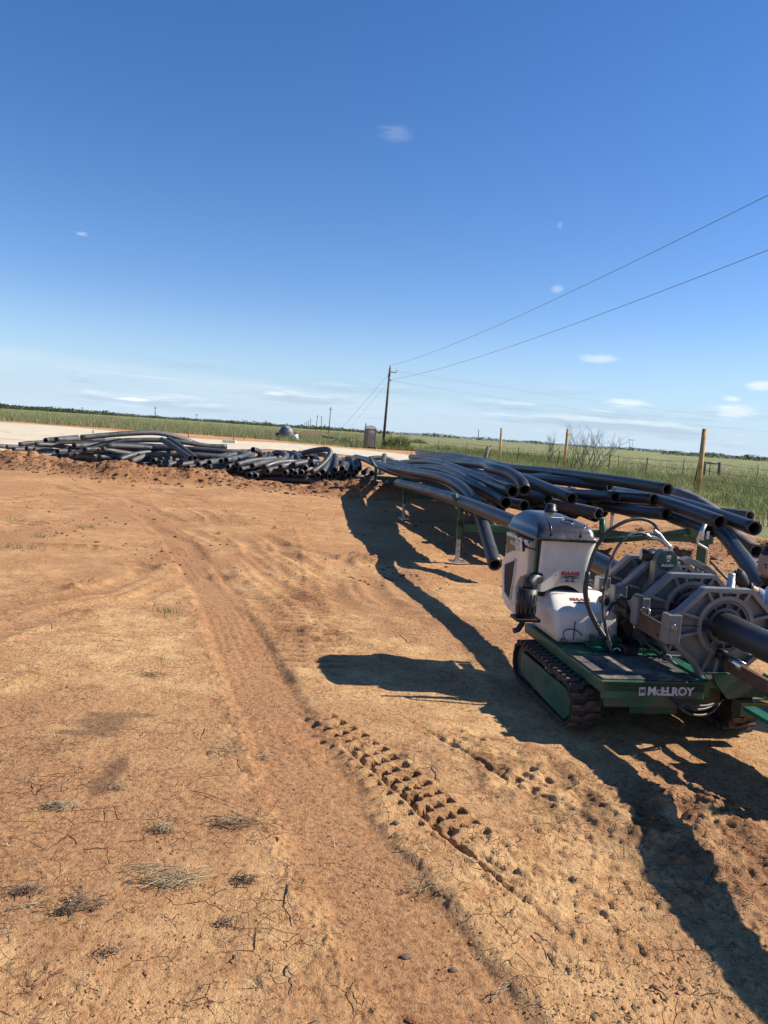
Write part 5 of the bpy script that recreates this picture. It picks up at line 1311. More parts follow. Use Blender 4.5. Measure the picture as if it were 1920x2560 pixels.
# ---- carriage: frame, rods, four jaws
CX, CZ = .41, .655; SL = .035                                     # pipe axis, rising gently away
def axis(b): return Vector((CX, b, CZ + SL * (b + .30)))
cr = MB().box((.43, .22, .335), (.30, 1.16, .06), bev=.006).box((.30, .22, .30), (.04, 1.2, .10)).box((.57, .22, .30), (.04, 1.2, .10)).build('carriage_frame', M_GRN, fm)
def jaw(b, full=True, insert=True, closed=True, name='jaw'):
    c = axis(b); J = bpy.data.objects.new(name, None); COL.objects.link(J); J.parent = fm; J.location = c; J.empty_display_size = .1
    th_ = .062
    up = [(.345, -.02), (.335, .055), (.285, .075), (.145, .213), (-.145, .213), (-.285, .075), (-.335, .055), (-.345, -.02)]
    lo = [(-.345, -.02), (-.345, -.095), (-.300, -.115), (-.175, -.215), (-.118, -.290), (.095, -.290), (.175, -.215), (.300, -.115), (.345, -.095), (.345, -.02)]
    def polar(poly, a):
        dx, dz_ = math.cos(a), math.sin(a); best = 9
        for (x0, z0), (x1, z1_) in zip(poly[:-1], poly[1:]):
            ex, ez = x1 - x0, z1_ - z0; den = dx * ez - dz_ * ex
            if abs(den) < 1e-9: continue
            t = (x0 * ez - z0 * ex) / den; s = (x0 * dz_ - z0 * dx) / den
            if t > 0 and -1e-4 <= s <= 1.0001: best = min(best, t)
        return best if best < 9 else .30
    def ring(m_, poly, a0, a1, fin, fout, y0, y1, n=40):
        vs = []; 
        for i in range(n + 1):
            a = a0 + (a1 - a0) * i / n; R = polar(poly, a); ri = fin(R); ro = fout(R); ri = min(ri, ro - .004)
            for y in (y0, y1):
                vs += [(ri * math.cos(a), y, ri * math.sin(a)), (ro * math.cos(a), y, ro * math.sin(a))]
        fs = []
        for i in range(n):
            k = 4 * i
            fs += [(k, k + 1, k + 5, k + 4), (k + 2, k + 6, k + 7, k + 3), (k, k + 4, k + 6, k + 2), (k + 1, k + 3, k + 7, k + 5)]
        fs += [(0, 2, 3, 1), (4 * n, 4 * n + 1, 4 * n + 3, 4 * n + 2)]
        m_.add(vs, fs)
    for part, poly, a0, a1, ribs in (('upper_clamp', up, rad(-2), rad(182), (14, 56, 74, 106, 124, 166)), ('lower_clamp', lo, rad(184), rad(356), (194, 246, 262, 278, 294, 346))):
        m_ = MB()
        ring(m_, poly, a0, a1, lambda R: .150, lambda R: R - .008, .008, .028)
        ring(m_, poly, a0, a1, lambda R: max(.18, R - .024), lambda R: R, -th_ / 2, th_ / 2, 56)
        ring(m_, poly, a0, a1, lambda R: .148, lambda R: .172, -th_ / 2 + .002, th_ / 2 - .002)
        for d in ribs:
            a = rad(d); R = polar(poly, a); mid = (.165 + R - .02) / 2; L = R - .02 - .165
            if L > .02: m_.box((mid * math.cos(a), 0, mid * math.sin(a)), (L + .02, th_ - .006, .016), rot=Matrix.Rotation(-a, 3, 'Y'))
        # ears and hinge blocks
        zz = (.02, .045) if part == 'upper_clamp' else (-.058, .075)
        for s in (-1, 1): m_.box((s * .315, 0, zz[0]), (.085, th_ + .012, zz[1] * 1.0 + .03), bev=.006)
        m_.build(part, M_GREY, J)
    if insert:
        m_ = MB(); full_ = [(math.cos(rad(k)), math.sin(rad(k))) for k in range(0, 361, 10)]
        for a0, a1 in ((14, 166), (196, 344)):
            ring(m_, [(x * .3, z * .3) for x, z in full_], rad(a0), rad(a1), lambda R: .086, lambda R: .104, -.022, .022)
            ring(m_, [(x * .3, z * .3) for x, z in full_], rad(a0), rad(a1), lambda R: .130, lambda R: .146, -.026, .026)
            ring(m_, [(x * .3, z * .3) for x, z in full_], rad(a0), rad(a1), lambda R: .098, lambda R: .136, .004, .014)
            for k in range(5):
                a = rad(a0 + 4 + k * 36); m_.box((.118 * math.cos(a), 0, .118 * math.sin(a)), (.034, .044, .010), rot=Matrix.Rotation(-a, 3, 'Y'))
        m_.build('insert', M_GREYD, J)
    for z in (.178, .192): MB().cyl((.0, -th_ / 2 - .001, z), (0, -th_ / 2 + .004, z), .004, 8).build('bolt_hole', M_BLK, J)
    MB().box((0, 0, -.297), (.24, .085, .022), bev=.003).build('foot', M_GREY, J)
    # split line shadow gap plate, hinge pin and clamp knob
    for s in (-1, 1): MB().cyl((s * .318, -th_ / 2 - .016, -.012), (s * .318, th_ / 2 + .016, -.012), .016, 14).build('hinge_pin', M_STEEL, J)
    return J
j1 = jaw(-.30); j2 = jaw(.06); j3 = jaw(.36); j4 = jaw(.60)
# tall clamp nuts on the right of the front jaws
for b, xx in ((-.30, .262), (.06, .26)):
    c = axis(b) + Vector((0, 0, .055))
    k0 = MB().tube([c + Vector((xx, 0, .04)), c + Vector((xx, 0, .072)), c + Vector((xx, 0, .074)), c + Vector((xx, 0, .125)), c + Vector((xx, 0, .127)), c + Vector((xx, 0, .165)), c + Vector((xx, 0, .172))], [.032, .032, .025, .025, .022, .022, .017], 12).build('clamp_nut', M_STEEL, fm)
# curved green-grey swing arm over the rear jaws
MB().prism([(Lb(*q, .36).x, Lb(*q, .36).z) for q in ((1130, 375), (1180, 358), (1215, 372), (1300, 415), (1340, 450), (1365, 530), (1340, 530), (1310, 470), (1270, 440), (1200, 405), (1150, 400))], 'y', .33, .385).build('swing_arm', M_GREY, fm, bevel=.004)
for q in ((1172, 410), (1258, 440)):
    p = Lb(*q, .42); MB().tube([p - Vector((0, 0, .05)), p + Vector((0, 0, .03))], [.022, .020], 14).build('clamp_nut', M_STEEL, fm)
# hydraulic cylinders and guide bars
MB().cyl((.105, .98, .655), (.105, .55, .645), .030, 18).build('cylinder', M_DARKM, fm)
cy = MB().cyl((.105, .56, .645), (.105, .18, .632), .034, 18).build('cylinder', M_DARKM, fm)
MB().cyl((.105, .50, .643), (.105, .42, .640), .040, 18).build('collar', M_GREY, cy)
MB().cyl((.105, .985, .655), (.105, 1.03, .656), .038, 18).build('collar', M_STEEL, cy)
MB().cyl((.72, .95, .66), (.72, -.34, .62), .028, 16).build('cylinder', M_DARKM, fm)
br_ = MB().box((.085, -.09, .585), (.016, .42, .105), rot=Matrix.Rotation(.03, 3, 'X'), bev=.003).build('slide_bar', M_BRN, fm)
MB().cyl((.075, -.20, .56), (.079, -.20, .56), .012, 12).build('bar_hole', M_BLK, br_)
MB().prism([(.02, .62), (.12, .61), (.18, .66), (.10, .74), (.02, .74)], 'x', .072, .088).build('lug_plate', M_GREYD, fm, bevel=.003)
rg = [(.066, .07 + .018 * math.cos(2 * math.pi * i / 16), .69 + .018 * math.sin(2 * math.pi * i / 16)) for i in range(17)]
MB().tube(rg, .003, 6).build('pin_ring', M_CHR, fm)
MB().tube([(.07, -.08, .665), (.062, -.085, .69), (.062, -.11, .685), (.066, -.105, .655), (.07, -.10, .63)], .006, 8).build('lynch_pin', M_STEEL, fm)
MB().prism([(.10, .50), (.20, .56), (.34, .56), (.42, .50), (.34, .41), (.16, .41)], 'y', .30, .56).build('valve_body', M_DARKM, fm, bevel=.006)
MB().box((.06, .46, .60), (.12, .14, .08), bev=.02).build('motor_mount', M_DARKM, fm)
# front lower guide rods, brown beam and green nose running out towards the viewer
g1 = Lb(1400, 945, -.36)
MB().cyl((g1.x - .01, -.33, .50), (g1.x - .01, -.39, .497), .030, 18).build('rod_collar', M_DARKM, fm)
MB().cyl((g1.x - .01, -.385, .497), (g1.x - .005, -.55, .488), .024, 18).build('guide_rod', M_CHR, fm)
MB().box((g1.x + .02, -.86, .440), (.035, .98, .070), bev=.004, rot=Matrix.Rotation(.02, 3, 'X')).build('nose_beam', M_BRN, fm)
MB().cyl((.70, -.33, .52), (.70, -1.30, .50), .022, 16).build('guide_rod', M_CHR, fm)
npl = [Lb(*q, -.37) for q in ((1322, 1052), (1452, 1046), (1560, 1108), (1675, 1185), (1675, 1205), (1580, 1188), (1500, 1190), (1412, 1200), (1345, 1112))]
MB().prism([(p.x, p.z) for p in npl], 'y', -.385, -.36).build('nose_plate', M_GRND, fm, bevel=.003)
MB().prism([(-.34, .395), (-.62, .385), (-1.25, .36), (-1.30, .24), (-.85, .20), (-.52, .215), (-.36, .30)], 'x', .66, .675).build('nose_plate', M_GRN, fm, bevel=.003)
MB().box((.50, -.95, .30), (.31, .60, .02)).build('nose_tray', M_GRN, fm)
nb_ = MB().box((.60, -.38, .205), (.21, .09, .075), bev=.003).build('tie_box', M_GRND, fm)
MB().box((.60, -.38, .245), (.22, .10, .008)).build('top_strip', M_YEL, nb_)
MB().cyl((.67, -.428, .21), (.67, -.424, .21), .011, 12).build('bolt', M_CHR, nb_)
MB().box((.66, -1.28, .44), (.30, .07, .40), bev=.01).build('end_block', M_GREY, fm)
MB().cyl((.30, -.40, .385), (.30, -.36, .385), .014, 12).build('hose_clip', M_STEEL, fm)
# facer: casing, motor and round green badge
fc = Lb(1068, 385, .22)
fz = MB().prism([(fc.x - .075, CZ - .06), (fc.x - .078, fc.z - .01), (fc.x - .062, fc.z + .035), (fc.x - .03, fc.z + .066), (fc.x + .03, fc.z + .066), (fc.x + .062, fc.z + .035), (fc.x + .085, fc.z - .02), (fc.x + .16, fc.z - .12), (fc.x + .24, CZ + .10), (fc.x + .25, CZ - .1)], 'y', .235, .30).build('facer_casing', M_GREY, fm, bevel=.004)
dc = MB().cyl((fc.x, .222, fc.z), (fc.x, .238, fc.z), .063, 40, smooth=False).build('round_badge', M_GRN, fz)
for k in range(6):
    a = rad(90 + 60 * k); MB().cyl((fc.x + .053 * math.cos(a), .217, fc.z + .053 * math.sin(a)), (fc.x + .053 * math.cos(a), .224, fc.z + .053 * math.sin(a)), .0055, 8).build('bolt', M_DARKM, dc)
text('McELROY', .0215, (fc.x, .2200, fc.z - .030), FRONT, M_WPR, dc, 'lettering', .0005, 1.05)
text('M', .024, (fc.x, .2200, fc.z + .020), FRONT, M_WPR, dc, 'lettering', .0012, 1.15)
text('M', .020, (fc.x, .2200, fc.z + .001), Matrix.Rotation(rad(180), 3, 'Y') @ FRONT, M_WPR, dc, 'lettering', .0008, 1.1)
MB().tube([(fc.x - .017, .2208, fc.z + .032), (fc.x + .017, .2208, fc.z + .032), (fc.x + .017, .2208, fc.z - .010), (fc.x - .017, .2208, fc.z - .010), (fc.x - .017, .2208, fc.z + .032)], .0010, 4).build('logo_frame', M_WPR, dc)
mt_ = MB().cyl((fc.x - .02, .30, fc.z + .01), (fc.x - .02, .40, fc.z + .01), .040, 18).cyl((fc.x - .125, .33, fc.z + .018), (fc.x - .02, .30, fc.z + .01), .036, 18).build('facer_motor', M_DARKM, fm)
MB().cyl((fc.x - .130, .331, fc.z + .018), (fc.x - .122, .329, fc.z + .018), .033, 18).build('motor_cap', M_STEEL, mt_)
MB().tube([Vector((CX, .20, 0)) + Vector((0, 0, CZ + .0)), Vector((CX, .26, CZ + .01))], .20, 32).build('facer_disc', M_GREYD, fm)

# ---- hoses, fittings, cables
def hose(pts, r, name='hose', mt=None, per=6, parent=None, n=10):
    return MB().tube(catmull(pts, per), r, n).build(name, mt or M_HOSE, parent or fm)
h1 = [Lb(742, 930, .10), Lb(700, 850, .16), Lb(648, 770, .20), Lb(600, 670, .24), Lb(577, 570, .26), Lb(592, 450, .27), Lb(640, 310, .27), Lb(715, 210, .27), Lb(815, 150, .27), Lb(905, 136, .27), Lb(975, 158, .27), Lb(1008, 205, .27)]
hs = hose(h1, .0115)
sv = catmull(h1[1:6], 5); MB().tube(sv, .0165, 10).build('sleeve', M_BLK, hs)
for p in (Lb(592, 500, .265), Lb(588, 520, .265)): MB().tube([p + Vector((-.022, -.01, .006)), p + Vector((.022, -.01, -.002))], .0035, 5).build('cable_tie', M_BLK, hs)
h2 = [Lb(748, 938, .10), Lb(722, 870, .13), Lb(694, 770, .16), Lb(680, 650, .18), Lb(695, 510, .20), Lb(730, 380, .22), Lb(780, 285, .24), Lb(840, 232, .25), Lb(900, 218, .26), Lb(945, 233, .26)]
hose(h2, .0095)
ft = None
for a, b, r0 in (((938, 228), (965, 245), .013), ((965, 243), (1000, 250), .016), ((1000, 250), (1030, 262), .013), ((1030, 258), (1062, 290), .017), ((985, 205), (1010, 225), .012), ((1010, 222), (1040, 262), .014), ((1060, 285), (1080, 300), .013), ((1080, 290), (1082, 325), .012)):
    p, q = Lb(*a, .262), Lb(*b, .262)
    m_ = MB().tube([p, q], r0, 6 if r0 > .014 else 10, smooth=False)
    ft = m_.build('hose_fitting', M_STEEL, fm)
hose([Lb(x, y, b) for x, y, b in ((690, 720, .20), (735, 640, .30), (800, 612, .36))], .012)
hose([Lb(x, y, b) for x, y, b in ((560, 830, .30), (530, 800, .28), (490, 788, .27), (452, 800, .27), (448, 830, .27), (470, 868, .26), (490, 885, .25))], .0035, 'cable')
hose([Lb(x, y, b) for x, y, b in ((436, 885, .25), (430, 858, .25), (442, 842, .25), (446, 862, .25), (438, 880, .25))], .004, 'cable')
hose([Lb(x, y, b) for x, y, b in ((835, 660, .22), (860, 770, .12), (895, 850, .05), (918, 905, .0), (922, 960, -.05), (935, 975, -.08), (985, 960, -.08), (1050, 942, -.06), (1075, 955, -.06), (1092, 978, -.08))], .0042, 'cable')
hose([Lb(x, y, b) for x, y, b in ((1010, 958, -.07), (1040, 944, -.06), (1068, 946, -.06), (1090, 972, -.08))], .009, 'cable', M_HOSE)
MB().cyl(Lb(1035, 968, -.06), Lb(1060, 972, -.06), .008, 8).build('connector', M_RED, fm)
for pts in ([(1075, 1195, -.40), (1120, 1218, -.44), (1200, 1240, -.46), (1290, 1242, -.44), (1360, 1222, -.40), (1400, 1200, -.36)], [(1090, 1200, -.40), (1130, 1250, -.46), (1200, 1292, -.48), (1270, 1298, -.46), (1330, 1275, -.43), (1370, 1225, -.38)], [(1085, 1198, -.40), (1140, 1235, -.45), (1210, 1262, -.47), (1280, 1262, -.45), (1345, 1235, -.41)]):
    hose([Lb(x, y, b) for x, y, b in pts], .0075)
# black hose block, filler tray and shallow green box on the deck
MB().box((.065, .10, DZ + .03), (.085, .10, .05), bev=.008).build('hose_block', M_BLK, fm)
hose([Lb(742, 912, .06), Lb(770, 902, .06), Lb(785, 920, .05)], .004, 'cable', M_CHR)
tr_ = MB().box((-.01, .215, DZ + .035), (.16, .012, .065)).box((-.09, .26, DZ + .035), (.012, .10, .065)).box((.07, .26, DZ + .035), (.012, .10, .065)).build('battery_tray', M_GRN, fm)
MB().cyl((.03, .26, DZ + .045), (.03, .26, DZ + .052), .035, 20).build('battery_lid', M_STEEL, tr_)
# clutter behind the tank: green covers and slats
for k, (x, y, w_, l_) in enumerate(((.17, .75, .12, .22), (.20, .56, .10, .08), (.16, .46, .14, .06))):
    MB().box((x, y, DZ + .045 + .004 * k), (w_, l_, .02), bev=.003).build('cover_plate', M_GRN, fm)
MB().cyl((.14, .68, DZ + .09), (.29, .52, DZ + .075), .014, 10).build('grab_bar', M_GRN, fm)
hose([(.16, .52, .47), (.20, .46, .44), (.24, .48, .43), (.28, .42, .42)], .008, 'cable', M_RED)
hose([(.12, .50, .46), (.18, .44, .41), (.25, .40, .41), (.30, .34, .42)], .007, 'cable')
hose([(.10, .62, .50), (.14, .52, .41), (.16, .40, .40), (.22, .30, .40), (.28, .10, .41)], .006, 'cable')
# long tie bar sloping down the near side of the carriage
MB().tube([(.185, .50, .46), (.215, -.20, .385)], .010, 8).build('tie_bar', M_GREYD, fm)
MB().prism([(.30, .50), (.42, .44), (.44, .41), (.10, .41), (.16, .46)], 'x', .19, .205).build('gusset', M_GREYD, fm)
MB().tube([Lb(1080, 960, -.2), Lb(1160, 985, -.25)], .003, 5).build('wire_clip', M_CHR, fm)

# ---- the two pipes being fused
def W_(a): return MO_ + Matrix.Rotation(TH, 3, 'Z') @ Vector(a)
far = [at(995, 1208, 14.7), at(1095, 1234, 11.3), at(1190, 1268, 9.2), W_(axis(2.6)), W_(axis(1.4)), W_(axis(.6)), W_(axis(.31))]
pipe(far, 'black pipe on the stands running straight into the rear of the fusion machine', RG_, M_PIPE, per=8, n=28)
near_ = [W_(axis(.19)), W_(axis(-.3)), W_((CX, -.62, .645)), W_((CX, -.92, .660)), W_((CX, -1.35, .75)), W_((CX, -2.0, .82)), W_((CX, -3.2, .74)), W_((CX, -5.5, .5))]
pipe(near_, 'black pipe held in the front jaws of the machine and leaving at the lower right', None, M_PIPE, per=8, n=32)
# ------------------------------------------------------------------ crouching operator at the right edge
M_SKIN = mat('skin', (.36, .205, .14), .5, var=.08); M_HAIR = mat('black_hair', (.012, .010, .010), .6, bump=.6, bscale=300)
M_SHIRT = mat('blue_grey_shirt', (.20, .22, .30), .85, var=.2, vscale=12, bump=.4, bscale=40)
M_JEAN = mat('dark_jeans', (.030, .036, .060), .9, var=.25, bump=.4, bscale=200); M_GLOVE = mat('black_glove', (.012, .012, .013), .6, var=.3, bump=.4)
M_BOOT = mat('tan_boot', (.155, .095, .055), .75, var=.3, dirt=(.26, .16, .10), dirt_amt=.6); M_SOLE = mat('boot_sole', (.10, .06, .04), .9)
def skinned(name, joints, bones, mt, parent, sub=2, root=0, **kw):
    me = bpy.data.meshes.new(name); me.from_pydata([j[:3] for j in joints], bones, [])
    o = bpy.data.objects.new(name, me); COL.objects.link(o)
    md = o.modifiers.new('skin', 'SKIN')
    if not me.skin_vertices: 
        pass
    for i, j in enumerate(joints):
        r0 = j[3]; sv_ = me.skin_vertices[0].data[i]; sv_.radius = (r0, r0 if len(j) < 5 else j[4]); sv_.use_root = (i == root)
    md.use_smooth_shade = True
    if sub: s_ = o.modifiers.new('sub', 'SUBSURF'); s_.levels = sub; s_.render_levels = sub
    dg = bpy.context.evaluated_depsgraph_get(); dg.update()
    m2 = bpy.data.meshes.new_from_object(o.evaluated_get(dg)); bpy.data.objects.remove(o)
    m2.materials.clear(); m2.materials.append(mt); m2.polygons.foreach_set('use_smooth', [True] * len(m2.polygons))
    o = bpy.data.objects.new(name, m2); COL.objects.link(o); o.parent = parent
    return tag(o, **kw)
PB = Vector((2.86, 5.05, 0))
pe = empty('person', PB, 0, 'dark-haired man crouching at the right edge, black-gloved hand reaching for the machine', 'person')
R_ = lambda p: Vector(p) - PB
hdc = at(1937, 1412, 4.95)                                         # head centre
hand = at(1836, 1428, 4.80); wrist = at(1862, 1462, 4.80); elbow = at(1945, 1520, 4.86)
shR = Vector((2.78, 5.02, .80)); shL = Vector((3.08, 4.80, .80)); neck = Vector((2.93, 4.95, .86)); pel = Vector((3.12, 5.15, .42))
kR = Vector((2.68, 4.92, .50)); aR = Vector((2.64, 4.78, .10)); kL = Vector((2.95, 4.55, .50)); aL = Vector((3.02, 4.62, .10))
hipR = pel + Vector((-.07, .08, 0)); hipL = pel + Vector((.06, -.10, 0))
chest = Vector((2.99, 5.0, .70)); wst = Vector((3.07, 5.08, .55)); hb_ = hdc + Vector((.02, 0, -.10))
eL = Vector((2.98, 4.55, .62)); hL = Vector((2.85, 4.55, .52))
J = [(*R_(pel), .155, .13), (*R_(wst), .14, .12), (*R_(chest), .165, .13), (*R_(neck), .065), (*R_(hb_), .055), (*R_(hdc), .085, .095),
     (*R_(shR), .075), (*R_(elbow), .048), (*R_(wrist), .030), (*R_(shL), .075), (*R_(eL), .048), (*R_(hL), .032),
     (*R_(hipR), .10), (*R_(kR), .068), (*R_(aR), .042), (*R_(hipL), .10), (*R_(kL), .068), (*R_(aL), .042)]
E_ = [(0, 1), (1, 2), (2, 3), (3, 4), (4, 5), (2, 6), (6, 7), (7, 8), (2, 9), (9, 10), (10, 11), (0, 12), (12, 13), (13, 14), (0, 15), (15, 16), (16, 17)]
skinned('body', J, E_, M_SKIN, pe)
# head with a face turned left and slightly down
hv = MB(); fd = Vector((-.93, -.25, -.22)).normalized(); upd = (Vector((0, 0, 1)) - fd * fd.z).normalized(); sd_ = fd.cross(upd)
c0 = R_(hdc)
rings = []
for i in range(15):
    t = i / 14; z = -.118 + .236 * t
    prof = math.sqrt(max(.0, 1 - ((t - .58) / (.60 if t < .58 else .43)) ** 2)) * .098 + .004
    ring_ = []
    for j in range(28):
        a = 2 * math.pi * j / 28; f_ = math.cos(a); s = math.sin(a)
        rx = prof * (1.05 if f_ > 0 else 1.12); ry = prof * .80 * (1 - .10 * (t < .3))
        ext = 0
        if f_ > .93:                                               # nose, lips, chin, brow in profile
            ext += .026 * math.exp(-((t - .44) / .055) ** 2) + .012 * math.exp(-((t - .52) / .05) ** 2)
            ext += .008 * math.exp(-((t - .28) / .03) ** 2)
        if f_ > .7: ext += .012 * math.exp(-((t - .10) / .08) ** 2) + .006 * math.exp(-((t - .62) / .04) ** 2) - .006 * math.exp(-((t - .53) / .03) ** 2) * (abs(s) > .15)
        ring_.append(c0 + fd * (rx * f_ + ext) + sd_ * ry * s + upd * z)
    rings.append(ring_)
hv.loft(rings); H2 = hv.build('head', M_SKIN, pe)
for s in (-1, 1):
    MB().tube([c0 + sd_ * s * .076 + upd * (-.02) - fd * .01, c0 + sd_ * s * .086 + upd * .022 - fd * .018], [.013, .018], 10).build('ear', M_SKIN, H2)
    MB().tube([c0 + fd * .094 + sd_ * s * .030 + upd * .010, c0 + fd * .099 + sd_ * s * .030 + upd * .010], .010, 10).build('eye', mat('eye_dark', (.03, .02, .02), .3), H2)
    MB().tube([c0 + fd * .101 + sd_ * s * .015 + upd * .028, c0 + fd * .098 + sd_ * s * .045 + upd * .030], .005, 6).build('eyebrow', M_HAIR, H2)
MB().tube([c0 + fd * .098 - sd_ * .022 - upd * .055, c0 + fd * .106 - upd * .056, c0 + fd * .098 + sd_ * .022 - upd * .055], .005, 6).build('mouth', mat('lips', (.26, .10, .09), .5), H2)
# hair cap and short beard
hr_ = MB(); rows_ = []
for i in range(10):
    t = i / 9; el = rad(-18 + 108 * t); row = []
    for j in range(28):
        a = 2 * math.pi * j / 28; f_ = math.cos(a); lim = max(el, rad(34)) if f_ > .35 else el
        ee = lim if i < 9 else rad(90)
        row.append(c0 + fd * (.110 * math.cos(ee) * f_ - .006) + sd_ * .088 * math.cos(ee) * math.sin(a) + upd * (.118 * math.sin(ee) + .020 + .004 * math.sin(7 * a)))
    rows_.append(row)
hr_.loft(rows_).build('hair', M_HAIR, H2)
bd = []
for i in range(5):
    t = i / 4; row = []
    for j in range(15):
        a = rad(-100 + 200 * j / 14); row.append(c0 + fd * ((.094 - .012 * t) * math.cos(a) + .012 * (math.cos(a) > .6)) + sd_ * (.074 - .012 * t) * math.sin(a) + upd * (-.070 - .05 * t))
    bd.append(row)
m_ = MB(); n_ = 15; m_.add([p for r0 in bd for p in r0], [(i * n_ + j, i * n_ + j + 1, (i + 1) * n_ + j + 1, (i + 1) * n_ + j) for i in range(4) for j in range(14)], True); m_.build('beard', M_HAIR, H2)
# clothes over the body: shirt with sleeves, jeans, boots
sleeve_end = wrist.lerp(elbow, .22)
JS = [(*R_(wst + Vector((.01, .02, -.06))), .165, .14), (*R_(wst), .155, .135), (*R_(chest), .180, .145), (*R_(neck - Vector((0, 0, .03))), .085), (*R_(shR), .088), (*R_(elbow), .060), (*R_(sleeve_end), .043), (*R_(shL), .088), (*R_(eL), .060), (*R_(eL.lerp(hL, .7)), .045)]
skinned('shirt', JS, [(0, 1), (1, 2), (2, 3), (2, 4), (4, 5), (5, 6), (2, 7), (7, 8), (8, 9)], M_SHIRT, pe)
JP = [(*R_(pel), .170, .145), (*R_(hipR), .115), (*R_(kR), .082), (*R_(aR + Vector((0, 0, .02))), .058), (*R_(hipL), .115), (*R_(kL), .082), (*R_(aL + Vector((0, 0, .02))), .058)]
skinned('jeans', JP, [(0, 1), (1, 2), (2, 3), (0, 4), (4, 5), (5, 6)], M_JEAN, pe)
# boots: the near one shows below the machine
for c_, dd in ((aR, Vector((-.62, -.78, 0))), (aL, Vector((-.62, -.78, 0)))):
    d = dd.normalized(); s = Vector((-d.y, d.x, 0)); b0 = R_(c_); b0.z = 0
    rg_ = []
    for t, w_, h_, off in ((-.09, .030, .07, 0), (-.07, .040, .12, 0), (0, .045, .13, 0), (.06, .044, .10, 0), (.12, .048, .075, 0), (.17, .046, .062, 0), (.205, .030, .045, 0), (.215, .012, .03, 0)):
        rg_.append([b0 + d * t + s * (w_ * math.cos(2 * math.pi * k / 14)) + Vector((0, 0, .022 + h_ * (.5 + .5 * math.sin(2 * math.pi * k / 14)))) for k in range(14)])
    bt = MB().loft(rg_).build('boot', M_BOOT, pe)
    out = []
    for k in range(20):
        a = 2 * math.pi * k / 20; p = b0 + d * (.062 + .155 * math.cos(a)) + s * (.050 * math.sin(a)); out.append((p.x, p.y))
    MB().prism(out, 'z', .0, .028).build('sole', M_SOLE, bt)
# gloved hand gripping a green handle: palm, four fingers, thumb
hp_ = R_(hand); wr = R_(wrist); pd = (hp_ - wr).normalized(); sdv = pd.cross(Vector((0, 1, 0))).normalized(); nrm = Vector((0, -1, 0))
palm = MB(); rr2 = []
for t, w_, th2 in ((-.015, .032, .024), (.01, .036, .028), (.04, .046, .030), (.07, .048, .028), (.092, .044, .022)):
    c = wr + (hp_ - wr).normalized() * t; rr2.append([c + sdv * w_ * math.cos(2 * math.pi * k / 14) + nrm * th2 * math.sin(2 * math.pi * k / 14) for k in range(14)])
GL = palm.loft(rr2).build('glove', M_GLOVE, pe)
kn = wr + pd * .085
for i, (o_, L) in enumerate(((-.034, .82), (-.012, .96), (.011, 1.0), (.033, .90))):
    b0 = kn + sdv * o_; d1 = (pd * .75 + Vector((0, 0, -.25)) + nrm * .35).normalized(); d2 = (pd * .25 + Vector((0, 0, -.9)) + nrm * .1).normalized(); d3 = (-pd * .45 + Vector((0, 0, -.8)) - nrm * .3).normalized()
    p1 = b0 + d1 * .040 * L; p2 = p1 + d2 * .028 * L; p3 = p2 + d3 * .022 * L
    skinned('finger', [(*(b0 - pd * .02), .0125), (*b0, .0120), (*p1, .0112), (*p2, .0100), (*p3, .0085)], [(0, 1), (1, 2), (2, 3), (3, 4)], M_GLOVE, GL, 1)
tb = wr + pd * .035 + sdv * .036
skinned('thumb', [(*(tb - sdv * .015), .015), (*(tb + sdv * .018 + pd * .02), .0135), (*(tb + sdv * .022 + pd * .052 + nrm * .012), .012), (*(tb + sdv * .008 + pd * .076 + nrm * .02), .0095)], [(0, 1), (1, 2), (2, 3)], M_GLOVE, GL, 1)
MB().tube([wr.lerp(R_(elbow), .05), wr.lerp(R_(elbow), .13)], .037, 14).build('wristband', M_GLOVE, pe)
# the slender green lever the hand works
lv0 = at(1775, 1403, 4.95); lv1 = at(1806, 1436, 4.85); lv2 = at(1838, 1466, 4.8)
MB().tube([RINV @ (lv0 - MO_), RINV @ (lv1 - MO_), RINV @ (lv2 - MO_)], .008, 8).build('lever', M_GRN, fm)
# ------------------------------------------------------------------ clods, twigs, straw and tufts on the soil
def clod_field(name, P, S, mt, seed, **kw):
    rng = np.random.default_rng(seed); n = len(P)
    t = (1 + 5 ** .5) / 2
    ico = np.array([(-1, t, 0), (1, t, 0), (-1, -t, 0), (1, -t, 0), (0, -1, t), (0, 1, t), (0, -1, -t), (0, 1, -t), (t, 0, -1), (t, 0, 1), (-t, 0, -1), (-t, 0, 1)]) / math.hypot(1, t)
    fi = np.array([(0, 11, 5), (0, 5, 1), (0, 1, 7), (0, 7, 10), (0, 10, 11), (1, 5, 9), (5, 11, 4), (11, 10, 2), (10, 7, 6), (7, 1, 8), (3, 9, 4), (3, 4, 2), (3, 2, 6), (3, 6, 8), (3, 8, 9), (4, 9, 5), (2, 4, 11), (6, 2, 10), (8, 6, 7), (9, 8, 1)])
    V = ico[None] * rng.uniform(.65, 1.25, (n, 12, 1)); sc = np.c_[rng.uniform(.7, 1.5, n), rng.uniform(.6, 1.1, n), rng.uniform(.35, .75, n)]
    V = V * sc[:, None, :] * S[:, None, None]; a = rng.uniform(0, 6.28, n); c, s = np.cos(a), np.sin(a)
    X = V[..., 0] * c[:, None] - V[..., 1] * s[:, None]; Y = V[..., 0] * s[:, None] + V[..., 1] * c[:, None]
    V = np.stack([X, Y, V[..., 2]], -1) + P[:, None, :]
    F = (fi[None] + np.arange(n)[:, None, None] * 12).reshape(-1, 3)
    return npmesh(name, V.reshape(-1, 3), F, mt, attrs={'tone': np.repeat(rng.uniform(0, 1, n), 12)}, kind='stuff', **kw)
